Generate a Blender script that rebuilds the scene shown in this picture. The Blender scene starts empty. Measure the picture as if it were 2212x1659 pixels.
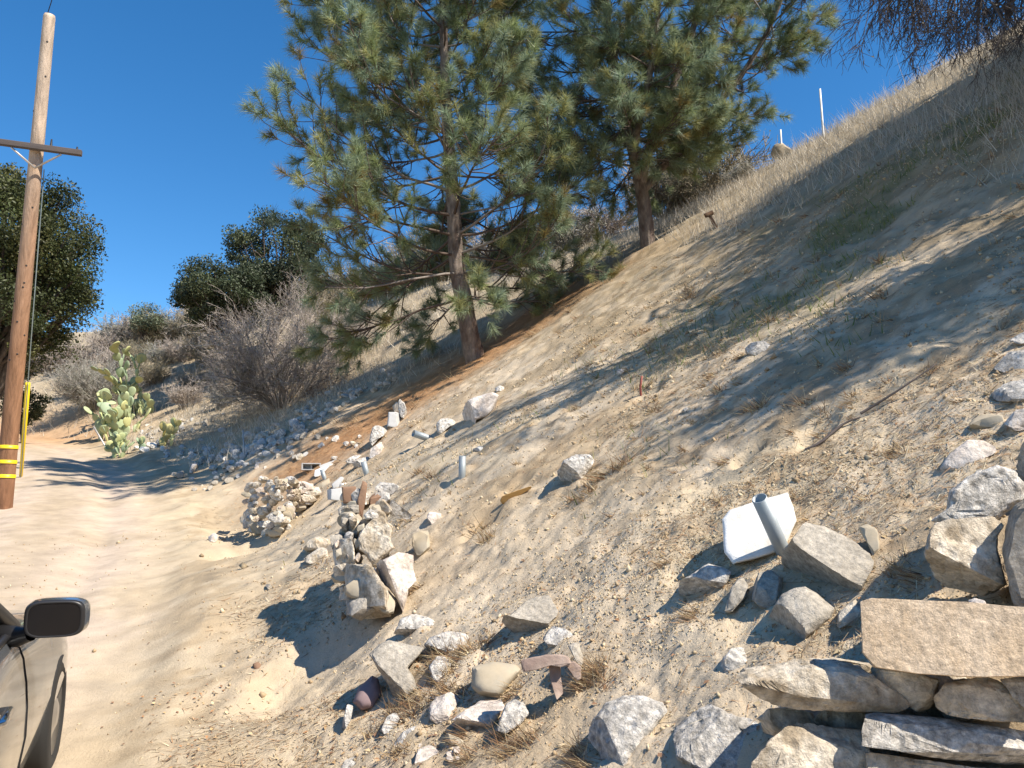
import bpy, bmesh, math, random
import numpy as np
from mathutils import Vector, Matrix

# ---------------------------------------------------------------- camera, sky, sun, exposure
SC = bpy.context.scene
COL = SC.collection
CAM_Z = 1.75
PITCH = math.radians(9.0)
FPX = 1720.0                      # focal length in pixels of a 2212 px wide picture
cam_data = bpy.data.cameras.new("camera")
cam = bpy.data.objects.new("camera", cam_data); COL.objects.link(cam)
cam.location = (0, 0, CAM_Z)
cam.rotation_euler = (math.radians(90) + PITCH, 0, 0)
cam_data.sensor_width = 36.0
cam_data.lens = 36.0 * FPX / 2212.0
cam_data.clip_start = 0.05
cam_data.clip_end = 2000
SC.camera = cam

SUN_EL = math.radians(50)
SUN_DIR = Vector((0.86, -0.51, 0)).normalized()      # horizontal direction towards the sun
TO_SUN = Vector((SUN_DIR.x * math.cos(SUN_EL), SUN_DIR.y * math.cos(SUN_EL), math.sin(SUN_EL)))
sun_data = bpy.data.lights.new("sun", 'SUN'); sun_data.energy = 5.0
sun_data.angle = math.radians(0.5); sun_data.color = (1.0, 0.91, 0.78)
sun = bpy.data.objects.new("sun", sun_data); COL.objects.link(sun)
sun.rotation_euler = TO_SUN.to_track_quat('Z', 'Y').to_euler()
sun.location = (20, -8, 30)
world = bpy.data.worlds.new("World"); SC.world = world; world.use_nodes = True
wn = world.node_tree.nodes; wl = world.node_tree.links; wn.clear()
sky = wn.new('ShaderNodeTexSky'); sky.sky_type = 'NISHITA'; sky.sun_disc = False
sky.sun_elevation = SUN_EL
sky.sun_rotation = math.atan2(SUN_DIR.x, SUN_DIR.y)
sky.altitude = 1200; sky.air_density = 1.0; sky.dust_density = 0.2; sky.ozone_density = 3.0
hs = wn.new('ShaderNodeHueSaturation'); hs.inputs['Saturation'].default_value = 1.30; hs.inputs['Hue'].default_value = 0.498
bg = wn.new('ShaderNodeBackground'); bg.inputs['Strength'].default_value = 0.116
wo = wn.new('ShaderNodeOutputWorld')
wl.new(sky.outputs[0], hs.inputs['Color']); wl.new(hs.outputs[0], bg.inputs['Color']); wl.new(bg.outputs[0], wo.inputs['Surface'])
SC.view_settings.view_transform = 'Standard'
SC.view_settings.look = 'None'
SC.view_settings.gamma = 1.0
SC.view_settings.exposure = 0.76

# ---------------------------------------------------------------- noise
def _hash(ix, iy, seed):
    n = (ix * 374761393 + iy * 668265263 + seed * 974634777) & 0xFFFFFFFF
    n = ((n ^ (n >> 13)) * 1274126177) & 0xFFFFFFFF
    return ((n ^ (n >> 16)) & 0xFFFF) / 65535.0
def vnoise(x, y, seed=0):
    x = np.asarray(x, float); y = np.asarray(y, float)
    ix = np.floor(x).astype(np.int64); iy = np.floor(y).astype(np.int64)
    fx = x - ix; fy = y - iy
    fx = fx * fx * fx * (fx * (fx * 6 - 15) + 10); fy = fy * fy * fy * (fy * (fy * 6 - 15) + 10)
    a = _hash(ix, iy, seed); b = _hash(ix + 1, iy, seed); c = _hash(ix, iy + 1, seed); d = _hash(ix + 1, iy + 1, seed)
    return (a + (b - a) * fx) * (1 - fy) + (c + (d - c) * fx) * fy * 1.0 - 0.5
def fbm(x, y, seed=0, octv=4, gain=0.5):
    t = 0; a = 1.0
    for k in range(octv):
        t = t + a * vnoise(x * 2 ** k + 17.3 * k, y * 2 ** k - 9.1 * k, seed + k); a *= gain
    return t
def sstep(a, b, x):
    t = np.clip((np.asarray(x, float) - a) / (b - a), 0, 1); return t * t * (3 - 2 * t)

# ---------------------------------------------------------------- terrain
RE = np.array([(1.6, -30), (1.2, -14), (0.3, -4), (-0.8, 0), (-2.35, 4.6), (-4.0, 9.3), (-6.7, 15), (-10.7, 21.5), (-16, 27), (-24, 31.5), (-36, 35), (-60, 38), (-140, 44)], float)
def _spline(P, n=14):
    out = []
    for i in range(len(P) - 1):
        p0 = P[max(i - 1, 0)]; p1 = P[i]; p2 = P[i + 1]; p3 = P[min(i + 2, len(P) - 1)]
        for k in range(n):
            t = k / n
            out.append(0.5 * (2 * p1 + (p2 - p0) * t + (2 * p0 - 5 * p1 + 4 * p2 - p3) * t * t + (3 * p1 - p0 - 3 * p2 + p3) * t ** 3))
    out.append(P[-1]); return np.array(out)
RD = _spline(RE)
SEG = RD[1:] - RD[:-1]; SL = np.hypot(SEG[:, 0], SEG[:, 1]); SA = np.concatenate([[0], np.cumsum(SL)])
S0 = SA[14 * 3]
def road_sq(x, y):
    """arc length along the road's right edge and signed distance from it (positive uphill)"""
    x = np.asarray(x, float).ravel(); y = np.asarray(y, float).ravel()
    best = np.full(x.shape, 1e18); s = np.zeros_like(x); q = np.zeros_like(x)
    for i in range(len(SEG)):
        dx = x - RD[i, 0]; dy = y - RD[i, 1]
        t = np.clip((dx * SEG[i, 0] + dy * SEG[i, 1]) / SL[i] ** 2, 0, 1)
        ex = dx - t * SEG[i, 0]; ey = dy - t * SEG[i, 1]; d2 = ex * ex + ey * ey
        m = d2 < best
        best[m] = d2[m]; s[m] = SA[i] + t[m] * SL[i] - S0
        cr = SEG[i, 1] * dx - SEG[i, 0] * dy
        q[m] = np.sqrt(d2[m]) * np.sign(cr[m] + 1e-12)
    return s, q
ROADW = 3.0
def hr(s):
    g = 0.139
    a = np.where(s < 0, 0.02 * s, 0)
    up = np.where(s > 0, g * (np.sqrt(s * s + 4) - 2), 0)
    return a + up - 0.075 * np.maximum(s - 34, 0)
def prof(q, s):
    qt = 17.0 - 1.5 * sstep(4, 14, s) - 4.5 * sstep(16, 40, s)
    qq = (np.sqrt((q - 0.35) ** 2 + 0.25) + (q - 0.35)) / 2 - 0.10 * np.exp(-(q / 0.8) ** 2)
    qq = np.where(q > -3, qq, 0)
    up = 0.30 * qq + 0.35 * (np.sqrt((qq - 0.9) ** 2 + 0.25) + (qq - 0.9) - (math.sqrt(0.81 + 0.25) - 0.9)) / 2
    over = 0.5 * (np.sqrt((qq - qt) ** 2 + 1.2) + (qq - qt))
    up = up + 0.13 * np.maximum(qq - 6.5, 0) * (1 - sstep(8, 22, s))
    up = up - 0.70 * over - 0.004 * over ** 2 * 0
    ql = np.maximum(-q - ROADW, 0)
    dn = 0.10 * np.sin(np.clip(ql / 1.2, 0, 1) * math.pi) - 0.18 * np.maximum(ql - 1.5, 0)
    return up + dn
def rough_amp(s, q):
    return 0.15 + 0.85 * sstep(0.0, 1.2, q) + 0.3 * sstep(-ROADW + .2, -ROADW - 1, q)
BUMPS = [(1.45, 2.2, 0.5, 0.3, 0.06, 0), (-1.25, 5.1, 0.35, 0.45, -0.16, 0), (-3.0, 9.6, 0.6, 0.5, -0.15, 0)]
#          # (x, y, radius along x, along y, height, angle) gentle terraces and hollows, filled below
def terrain(x, y, fine=True):
    shp = np.shape(x)
    x = np.asarray(x, float).ravel(); y = np.asarray(y, float).ravel()
    s, q = road_sq(x, y)
    h = hr(s) + prof(q, s)
    am = rough_amp(s, q)
    h = h + am * (0.5 * fbm(x * 0.17, y * 0.17, 3, 2) * sstep(4, 12, np.hypot(x, y)) + 0.085 * fbm(x * 0.7, y * 0.7, 5, 3))
    # rills running down the fall line
    h = h + 0.07 * sstep(0.8, 3, q) * fbm(s * 1.1, q * 0.16 + 4, 9, 3)
    # wheel ruts
    rut = np.exp(-((q + 0.75) / 0.22) ** 2) + np.exp(-((q + 2.3) / 0.22) ** 2)
    h = h - 0.05 * rut * (0.6 + 0.8 * (fbm(s * .5, q * .2, 57, 2) + .5)) + 0.03 * fbm(x * 2.2, y * 2.2, 59, 3) * np.exp(-(q / .7) ** 2) + 0.012 * fbm(s * .9, q * 4, 63, 3) * (q < 0.5)
    h = h + 0.10 * np.exp(-((q - 0.45) / 0.30) ** 2) * (0.75 + 0.9 * fbm(s * .9, q * 1.5, 65, 3)) * sstep(-3, 1, s)
    h = h + 0.10 * np.exp(-((q + ROADW + .2) / 0.5) ** 2) * (0.6 + 1.2 * fbm(s * .8, q, 67, 3))
    for (bx, by, rx, ry, bh, ang) in BUMPS:
        ca, sa = math.cos(ang), math.sin(ang)
        dx = x - bx; dy = y - by
        u = (dx * ca + dy * sa) / rx; v = (-dx * sa + dy * ca) / ry
        r2 = u * u + v * v
        h = h + bh * np.exp(-r2 * r2)
    # the ground is dug away in front of the near stone wall
    h = h - 0.62 * sstep(0.0, 0.14, 2.34 - 0.05 * (x - 1) - y) * sstep(0.56, 0.78, x) * sstep(-1.5, 0, y)
    if fine:
        h = h + am * (0.05 * fbm(x * 2.6, y * 2.6, 21, 3) + 0.030 * fbm(x * 9, y * 9, 31, 3) * sstep(0.2, 1.5, q) + 0.010 * fbm(x * 31, y * 31, 37, 2) * sstep(0.2, 1.2, q) * sstep(9, 5, np.hypot(x, y)))
    return h.reshape(shp)

CP, SP = math.cos(PITCH), math.sin(PITCH)
def ray(px, py):
    u = (px - 1106.0) / FPX; v = (829.5 - py) / FPX
    return np.array([u, CP - v * SP, SP + v * CP])     # per unit depth
def at(px, py, lo=1.0, hi=90.0):
    """where the line of sight through a place in the photograph meets the ground"""
    r = ray(px, py)
    d = lo * (hi / lo) ** (np.arange(900) / 899.0)
    z = CAM_Z + r[2] * d - terrain(r[0] * d, r[1] * d, False)
    k = np.nonzero(z < 0)[0]
    if len(k) == 0: return at(px, py + 4, lo, hi)          # just above the skyline: take the crest
    k = max(k[0], 1)
    e = np.linspace(d[k - 1], d[k], 24)
    z = CAM_Z + r[2] * e - terrain(r[0] * e, r[1] * e, False)
    j = np.nonzero(z < 0)[0]; b = float(e[j[0]] if len(j) else d[k])
    return Vector((r[0] * b, r[1] * b, CAM_Z + r[2] * b)), b
def pt(px, py, depth):
    r = ray(px, py); return Vector((r[0] * depth, r[1] * depth, CAM_Z + r[2] * depth))
def gz(x, y): return float(terrain([x], [y])[0])

def mesh_np(name, V, F, mat=None, parent=None, smooth=False, fattr=None):
    """numpy vertices and faces (all of one size) to ONE mesh object"""
    me = bpy.data.meshes.new(name)
    V = np.asarray(V, np.float32); F = np.asarray(F, np.int32)
    me.vertices.add(len(V)); me.vertices.foreach_set('co', V.ravel())
    n = F.shape[1]
    me.loops.add(F.size); me.loops.foreach_set('vertex_index', F.ravel())
    me.polygons.add(len(F)); me.polygons.foreach_set('loop_start', np.arange(0, F.size, n, dtype=np.int32))
    me.polygons.foreach_set('loop_total', np.full(len(F), n, np.int32))
    if smooth: me.polygons.foreach_set('use_smooth', np.ones(len(F), bool))
    me.update(calc_edges=True)
    if fattr is not None:
        ca = me.color_attributes.new('tint', 'FLOAT_COLOR', 'POINT')
        a = np.ones((len(V), 4), np.float32); a[:, :fattr.shape[1]] = fattr
        ca.data.foreach_set('color', a.ravel())
    if mat: me.materials.append(mat)
    o = bpy.data.objects.new(name, me); COL.objects.link(o)
    if parent: o.parent = parent
    return o

# ---------------------------------------------------------------- materials
def new_mat(name):
    m = bpy.data.materials.new(name); m.use_nodes = True
    nt = m.node_tree; b = nt.nodes['Principled BSDF']
    return m, nt, b
def surf(name, col, rough=0.9, var=0.25, scale=8.0, bump=0.3, bscale=40.0, tint=False, col2=None, spec=0.25, rnd=0.0, metal=0.0, bdist=0.01, stretch=None, pits=0.0):
    """solid procedural surface: base colour (or the per-vertex 'tint'), mottled by noise, with a bumped skin"""
    m, nt, b = new_mat(name); N = nt.nodes; L = nt.links
    tc = N.new('ShaderNodeTexCoord'); co = tc.outputs['Object']
    if stretch:
        mp = N.new('ShaderNodeMapping'); mp.inputs['Scale'].default_value = stretch
        L.new(co, mp.inputs['Vector']); co = mp.outputs[0]
    n1 = N.new('ShaderNodeTexNoise'); n1.inputs['Scale'].default_value = scale; n1.inputs['Detail'].default_value = 8; n1.inputs['Roughness'].default_value = 0.65
    L.new(co, n1.inputs['Vector'])
    if tint:
        a = N.new('ShaderNodeAttribute'); a.attribute_name = 'tint'; base = a.outputs['Color']
    else:
        mixc = N.new('ShaderNodeMix'); mixc.data_type = 'RGBA'
        mixc.inputs[6].default_value = (*col, 1); mixc.inputs[7].default_value = (*(col2 or col), 1)
        n3 = N.new('ShaderNodeTexNoise'); n3.inputs['Scale'].default_value = scale * 0.45; n3.inputs['Detail'].default_value = 5
        L.new(co, n3.inputs['Vector'])
        rp = N.new('ShaderNodeMapRange'); rp.inputs[1].default_value = 0.42; rp.inputs[2].default_value = 0.6
        L.new(n3.outputs[0], rp.inputs[0]); L.new(rp.outputs[0], mixc.inputs[0]); base = mixc.outputs[2]
    mr = N.new('ShaderNodeMapRange'); mr.inputs[1].default_value = 0.25; mr.inputs[2].default_value = 0.75
    mr.inputs[3].default_value = 1 - var; mr.inputs[4].default_value = 1 + var
    L.new(n1.outputs[0], mr.inputs[0]); val = mr.outputs[0]
    if rnd:
        oi = N.new('ShaderNodeObjectInfo'); r2 = N.new('ShaderNodeMapRange'); r2.inputs[3].default_value = 1 - rnd; r2.inputs[4].default_value = 1 + rnd * 0.6
        L.new(oi.outputs['Random'], r2.inputs[0])
        mm = N.new('ShaderNodeMath'); mm.operation = 'MULTIPLY'; L.new(val, mm.inputs[0]); L.new(r2.outputs[0], mm.inputs[1]); val = mm.outputs[0]
    vm = N.new('ShaderNodeVectorMath'); vm.operation = 'SCALE'
    L.new(base, vm.inputs[0]); L.new(val, vm.inputs['Scale']); L.new(vm.outputs[0], b.inputs['Base Color'])
    b.inputs['Roughness'].default_value = rough; b.inputs['Specular IOR Level'].default_value = spec; b.inputs['Metallic'].default_value = metal
    if bump:
        n2 = N.new('ShaderNodeTexNoise'); n2.inputs['Scale'].default_value = bscale; n2.inputs['Detail'].default_value = 7; n2.inputs['Roughness'].default_value = 0.7
        L.new(co, n2.inputs['Vector']); h = n2.outputs[0]
        if pits:
            dk = N.new('ShaderNodeMapRange'); dk.inputs[1].default_value = 0.30; dk.inputs[2].default_value = 0.62; dk.inputs[3].default_value = 0.42; dk.inputs[4].default_value = 1.12
            nn_ = N.new('ShaderNodeTexNoise'); nn_.inputs['Scale'].default_value = bscale * 1.3; nn_.inputs['Detail'].default_value = 9; nn_.inputs['Roughness'].default_value = .8; L.new(co, nn_.inputs['Vector']); L.new(nn_.outputs[0], dk.inputs[0])
            v2 = N.new('ShaderNodeVectorMath'); v2.operation = 'SCALE'; L.new(vm.outputs[0], v2.inputs[0]); L.new(dk.outputs[0], v2.inputs['Scale']); L.new(v2.outputs[0], b.inputs['Base Color'])
            vo = N.new('ShaderNodeTexVoronoi'); vo.inputs['Scale'].default_value = bscale * 0.8
            L.new(co, vo.inputs['Vector'])
            pr = N.new('ShaderNodeMapRange'); pr.inputs[1].default_value = 0.05; pr.inputs[2].default_value = 0.4; pr.inputs[4].default_value = pits
            L.new(vo.outputs['Distance'], pr.inputs[0])
            ad = N.new('ShaderNodeMath'); L.new(h, ad.inputs[0]); L.new(pr.outputs[0], ad.inputs[1]); h = ad.outputs[0]
        bp = N.new('ShaderNodeBump'); bp.inputs['Strength'].default_value = bump; bp.inputs['Distance'].default_value = bdist
        L.new(h, bp.inputs['Height']); L.new(bp.outputs[0], b.inputs['Normal'])
    return m
def leafy(name, rough=0.6, trans=0.3, var=0.2):
    m, nt, b = new_mat(name); N = nt.nodes; L = nt.links
    a = N.new('ShaderNodeAttribute'); a.attribute_name = 'tint'
    L.new(a.outputs['Color'], b.inputs['Base Color']); b.inputs['Roughness'].default_value = rough; b.inputs['Specular IOR Level'].default_value = 0.3
    if trans:
        t = N.new('ShaderNodeBsdfTranslucent'); L.new(a.outputs['Color'], t.inputs['Color'])
        mx = N.new('ShaderNodeMixShader'); mx.inputs[0].default_value = trans
        L.new(b.outputs[0], mx.inputs[1]); L.new(t.outputs[0], mx.inputs[2]); L.new(mx.outputs[0], N['Material Output'].inputs['Surface'])
    return m
def plain(name, col, rough=0.5, metal=0.0, spec=0.5, coat=0.0):
    m, nt, b = new_mat(name)
    b.inputs['Base Color'].default_value = (*col, 1); b.inputs['Roughness'].default_value = rough
    b.inputs['Metallic'].default_value = metal; b.inputs['Specular IOR Level'].default_value = spec
    if coat: b.inputs['Coat Weight'].default_value = coat; b.inputs['Coat Roughness'].default_value = 0.03
    return m
M = {}
M['ground'] = surf('dirt', (1, 1, 1), 1.0, 0.22, 3.0, 0.9, 55, tint=True, spec=0.05, bdist=0.012)
M['road'] = M['ground']
M['bits'] = leafy('litter_bits', 0.9, 0.0)
M['grass'] = leafy('grass_blades', 0.7, 0.3)
M['needle'] = leafy('pine_needles_green', 0.45, 0.35)
M['leaf'] = leafy('leaf_green', 0.5, 0.2)
M['twig'] = surf('twig_bark', (1, 1, 1), 0.9, 0.2, 12, 0, tint=True, spec=0.1)
M['bark'] = surf('pine_bark', (0.30, 0.25, 0.215), 0.95, 0.5, 9, 1.0, 14, col2=(0.17, 0.13, 0.11), spec=0.1, bdist=0.06, stretch=(1.6, 1.6, 0.5))
M['oak_bark'] = surf('oak_bark', (0.11, 0.09, 0.075), 0.95, 0.4, 9, 1.0, 16, spec=0.1, bdist=0.04, stretch=(1.5, 1.5, 0.5))
M['granite'] = surf('pale_granite', (0.70, 0.665, 0.61), 0.95, 0.38, 34, 1.0, 26, col2=(0.55, 0.515, 0.465), spec=0.15, bdist=0.03, pits=0.5, rnd=0.12)
M['warm'] = surf('warm_pitted_stone', (0.76, 0.68, 0.56), 0.95, 0.38, 22, 0.9, 22, col2=(0.42, 0.345, 0.25), spec=0.12, bdist=0.03, pits=0.5, rnd=0.1)
M['grey'] = surf('smooth_grey_stone', (0.50, 0.455, 0.385), 0.95, 0.3, 14, 0.9, 30, col2=(0.40, 0.36, 0.30), spec=0.15, bdist=0.02, rnd=0.1, pits=0.2)
M['tan'] = surf('tan_cobble', (0.44, 0.37, 0.265), 0.85, 0.14, 9, 0.25, 50, col2=(0.36, 0.32, 0.25), spec=0.2, bdist=0.006)
M['white'] = surf('white_painted_concrete', (0.80, 0.80, 0.78), 0.8, 0.14, 9, 0.5, 40, col2=(0.60, 0.56, 0.49), spec=0.3, bdist=0.008)
M['rose'] = surf('rose_white_stone', (0.74, 0.67, 0.60), 0.9, 0.25, 16, 0.8, 26, col2=(0.54, 0.46, 0.39), spec=0.2, bdist=0.02, pits=0.25)
M['purple'] = surf('purple_cobble', (0.27, 0.195, 0.19), 0.8, 0.15, 9, 0.25, 40, col2=(0.22, 0.16, 0.165), spec=0.25, bdist=0.006)
M['brick'] = surf('tan_brick', (0.72, 0.575, 0.42), 0.95, 0.18, 20, 0.8, 46, col2=(0.63, 0.485, 0.335), spec=0.12, bdist=0.010, pits=.12)
M['brown_brick'] = surf('brown_brick', (0.26, 0.165, 0.11), 0.95, 0.2, 12, 0.5, 34, col2=(0.22, 0.135, 0.09), spec=0.12, bdist=0.01)
M['tile'] = surf('red_hollow_tile', (0.30, 0.22, 0.185), 0.95, 0.25, 14, 0.6, 40, col2=(0.38, 0.30, 0.25), spec=0.12, bdist=0.008)
M['concrete'] = surf('grey_concrete', (0.46, 0.46, 0.455), 0.95, 0.12, 10, 0.4, 60, col2=(0.40, 0.40, 0.39), spec=0.12, bdist=0.006)
M['pipe'] = surf('galvanised_pipe', (0.33, 0.37, 0.39), 0.55, 0.10, 10, 0.15, 60, col2=(0.28, 0.32, 0.34), spec=0.45, metal=0.35, bdist=0.003)
M['pole'] = surf('weathered_pole_wood', (1, 1, 1), 0.9, 0.5, 6, 0.9, 18, tint=True, spec=0.15, bdist=0.025, stretch=(2.2, 2.2, 0.13))
M['arm'] = surf('grey_weathered_timber', (0.13, 0.11, 0.10), 0.95, 0.3, 6, 0.5, 22, col2=(0.10, 0.085, 0.08), spec=0.1, bdist=0.01, stretch=(0.3, 3, 3))
M['wood'] = surf('orange_split_wood', (0.50, 0.29, 0.10), 0.85, 0.2, 8, 0.4, 30, col2=(0.42, 0.23, 0.08), spec=0.2, stretch=(0.3, 3, 3))
M['stake'] = surf('brown_stake_wood', (0.17, 0.105, 0.065), 0.95, 0.25, 10, 0.4, 30, spec=0.1)
M['cactus'] = surf('cactus_skin', (1, 1, 1), 0.55, 0.12, 16, 0.2, 60, tint=True, spec=0.35, bdist=0.004)
M['yellow'] = plain('yellow_plastic', (0.80, 0.56, 0.015), 0.45)
M['wire'] = plain('wire_steel', (0.30, 0.36, 0.36), 0.5, 0.5)
M['steel'] = plain('strap_steel', (0.50, 0.47, 0.44), 0.5, 0.6)
M['black'] = plain('black_rubber', (0.012, 0.012, 0.013), 0.6)
M['whitepost'] = plain('white_paint', (0.80, 0.79, 0.76), 0.6)
M['redpaint'] = plain('red_paint', (0.24, 0.055, 0.04), 0.6)

def tag(o, label=None, cat=None, group=None, kind=None):
    if label: o['label'] = label
    if cat: o['category'] = cat
    if group: o['group'] = group
    if kind: o['kind'] = kind
    return o
def empty(name, loc=(0, 0, 0)):
    o = bpy.data.objects.new(name, None); o.location = loc; o.empty_display_size = 0.2
    COL.objects.link(o); return o

# ---------------------------------------------------------------- ground and road: one sheet, cut along the road's edges
for hx_, hy_, hr_ in [(1490, 655, .30), (1040, 1130, .16), (1770, 925, .16), (1250, 790, .2), (1400, 850, .2), (1560, 690, .22), (1330, 770, .16), (1890, 650, .22), (1480, 760, .18), (1700, 620, .22), (1250, 870, .16), (1620, 980, .12), (960, 1050, .14), (1120, 1040, .12), (1180, 900, .16)]:
    hp_ = at(hx_, hy_)[0]; BUMPS.append((hp_.x, hp_.y, hr_, hr_ * .55, -.09, 0.5)); BUMPS.append((hp_.x + hr_ * 1.0, hp_.y + hr_ * .55, hr_ * 1.1, hr_ * .6, .03, 0.5))
PINE1, PD1 = at(1025, 775)
PINE2, PD2 = at(1400, 530)
GREEN = at(2120, 300)[0]
_ps, _pq = road_sq([PINE1.x], [PINE1.y]); PS, PQ = float(_ps[0]), float(_pq[0])
def mixc(a, b, t): return a * (1 - t[:, None]) + np.array(b) * t[:, None]
def w_orange(x, y, s, q):
    return np.exp(-((s - PS + 0.25 * (PQ - q)) / 1.6) ** 2) * sstep(0.8, 2.5, q) * (1 - sstep(PQ + 2.0, PQ + 5, q))
def w_dry(x, y, s, q):
    n = fbm(x * 0.5, y * 0.5, 61, 3)
    return np.clip(sstep(7.2, 9.2, q + 1.6 * n - 0.12 * np.minimum(s, 12)) + 0.75 * sstep(PS + 1, PS + 4, s + n) * sstep(0.5, 2, q + n), 0, 1)
def w_green(x, y, s, q):
    return np.exp(-(((x - GREEN.x) / 3.0) ** 2 + ((y - GREEN.y) / 2.6) ** 2)) * sstep(-0.15, 0.35, fbm(x * 1.3, y * 1.3, 71, 3))
def ground_tint(x, y, s, q):
    n = fbm(x * 0.9, y * 0.9, 41, 4); n2 = fbm(x * 5, y * 5, 43, 3)
    c = np.zeros((len(x), 3)); c[:] = (0.53, 0.44, 0.325)
    c = mixc(c, (0.40, 0.30, 0.185), sstep(-0.1, 0.5, n) * 0.7)
    c = mixc(c, (0.51, 0.415, 0.28), sstep(0.1, 0.5, -n) * 0.6)
    c = mixc(c, (0.29, 0.21, 0.13), sstep(0.12, 0.55, n2 + .6 * fbm(x * .6, y * .6, 47, 3)) * 0.65 * sstep(1, 4, q))
    c = mixc(c, (0.26, 0.19, 0.115), sstep(.05, .5, fbm(x * 13, y * 13, 83, 3) + .5 * n2) * .42 * sstep(1.5, 3.5, q))
    c = mixc(c, (0.29, 0.225, 0.14), sstep(4.6, 7.0, q + 1.5 * n) * (1 - w_dry(x, y, s, q)) * (0.45 + 0.4 * sstep(-.2, .3, n2)))
    c = mixc(c, (0.47, 0.385, 0.27), (1 - sstep(0.3, 2.4, q)) * 0.8)
    c = mixc(c, (0.37, 0.305, 0.21), w_dry(x, y, s, q) * 0.85)
    c = mixc(c, (0.40, 0.215, 0.10), w_orange(x, y, s, q) * 0.85)
    c = mixc(c, (0.14, 0.15, 0.06), w_green(x, y, s, q) * 0.7)
    qn = q + 0.35 * fbm(s * 0.8, q * 0.8, 51, 3)
    road = sstep(-ROADW - 0.5, -ROADW + 0.5, qn) * (1 - sstep(-0.7, 0.35, qn))
    rc = np.zeros_like(c); rc[:] = (0.49, 0.40, 0.315)
    rc = mixc(rc, (0.38, 0.305, 0.21), sstep(-.1, 0.5, n + .5 * n2) * 0.5)
    rc = mixc(rc, (0.38, 0.31, 0.22), np.exp(-((q + 1.5) / 0.4) ** 2) * 0.6)
    c = c * (1 - road[:, None]) + rc * road[:, None]
    c = mixc(c, (0.37, 0.285, 0.185), np.exp(-((q - .5) / .45) ** 2) * sstep(-.4, .25, n2 + n) * .8)
    c = mixc(c, (0.34, 0.27, 0.18), sstep(-2.2, -3.0, qn) * sstep(-.3, .3, n2 + n) * .75)
    c = mixc(c, (0.46, 0.27, 0.14), sstep(26, 32, s) * sstep(-8, 0.5, q) * (1 - sstep(1.0, 4.0, q)) * 0.7)
    return c
def polar(th, rr):
    T, R = np.meshgrid(th, rr); return (R * np.sin(T)).ravel(), (R * np.cos(T)).ravel()
th = np.radians(np.concatenate([np.linspace(-41, 41, 470), np.linspace(44, 316, 60)]))
rr = np.concatenate([[0.25, 0.5, 0.8], 1.1 * (14 / 1.1) ** (np.arange(620) / 620), 14 * (75 / 14) ** (np.arange(260) / 260), 75 * (600 / 75) ** (np.arange(24) / 23)])
GX, GY = polar(th, rr); GS, GQ = road_sq(GX, GY)
GZ = terrain(GX, GY)
GT = ground_tint(GX, GY, GS, GQ)
nt_ = len(th); idx = np.arange(len(rr) * nt_).reshape(len(rr), nt_)
i2 = np.concatenate([idx, idx[:, :1]], 1)
GF = np.stack([i2[:-1, :-1], i2[:-1, 1:], i2[1:, 1:], i2[1:, :-1]], -1).reshape(-1, 4)
fan = np.stack([idx[0], np.roll(idx[0], -1), np.full(nt_, len(GX)), np.full(nt_, len(GX))], 1)
fq = GQ[GF].mean(1); fr = np.hypot(GX, GY)[GF].max(1)
isroad = (fq > -ROADW) & (fq < 0) & (fr < 120)
def submesh(name, faces, mat):
    used = np.unique(faces); mp = np.full(len(GX), -1); mp[used] = np.arange(len(used))
    V = np.stack([GX, GY, GZ], 1)[used]
    return mesh_np(name, V, mp[faces], mat, None, True, GT[used])
tag(submesh('ground', GF[~isroad], M['ground']), kind='structure')
tag(submesh('road', GF[isroad], M['road']), kind='structure')

# ---------------------------------------------------------------- scattered ground cover
def scatter(n, r0, r1, seed, weight, spread=40):
    rng = np.random.default_rng(seed)
    t = np.radians(rng.uniform(-spread, spread, n)); r = r0 * (r1 / r0) ** rng.random(n)
    x = r * np.sin(t); y = r * np.cos(t); s, q = road_sq(x, y)
    k = rng.random(n) < weight(x, y, s, q)
    x, y, s, q = x[k], y[k], s[k], q[k]
    return np.stack([x, y, terrain(x, y)], 1), s, q, rng
def pick(rng, n, cols, jit=0.2):
    c = np.array(cols)[rng.integers(0, len(cols), n)]
    return np.clip(c * (1 + rng.uniform(-jit, jit, (n, 1))), 0, 1)
def tri_bits(name, P, D, length, width, cols, mat, lift=0.004, side=None, rng=None):
    """one thin triangle per blade / straw / needle"""
    n = len(P); D = D / np.linalg.norm(D, axis=1)[:, None]
    if side is None:
        side = np.cross(D, rng.normal(size=(n, 3)))
    side = side / (np.linalg.norm(side, axis=1)[:, None] + 1e-9)
    A = P + np.array([0, 0, lift]); w = (width * 0.5)[:, None]
    V = np.stack([A - side * w, A + side * w, A + D * length[:, None]], 1).reshape(-1, 3)
    F = np.arange(3 * n).reshape(n, 3)
    return mesh_np(name, V, F, mat, None, False, np.repeat(cols, 3, 0))
def fall(x, y):
    e = 0.15
    gx = (terrain(x + e, y, False) - terrain(x - e, y, False)) / (2 * e); gy = (terrain(x, y + e, False) - terrain(x, y - e, False)) / (2 * e)
    return gx, gy
def lying(P, rng, down=0.5, lift=0.10):
    """directions lying on the slope, some of them combed downhill"""
    n = len(P); gx, gy = fall(P[:, 0], P[:, 1])
    a = rng.uniform(0, 2 * np.pi, n); d = np.stack([np.cos(a), np.sin(a)], 1)
    f = -np.stack([gx, gy], 1); f /= (np.linalg.norm(f, axis=1)[:, None] + 1e-6)
    d = d + f * down * 2 * rng.random((n, 1)); d /= np.linalg.norm(d, axis=1)[:, None]
    z = d[:, 0] * gx + d[:, 1] * gy
    D = np.stack([d[:, 0], d[:, 1], z + rng.uniform(-0.02, lift, n)], 1)
    N = np.stack([-gx, -gy, np.ones(n)], 1)
    return D, np.cross(D, N)
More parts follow.
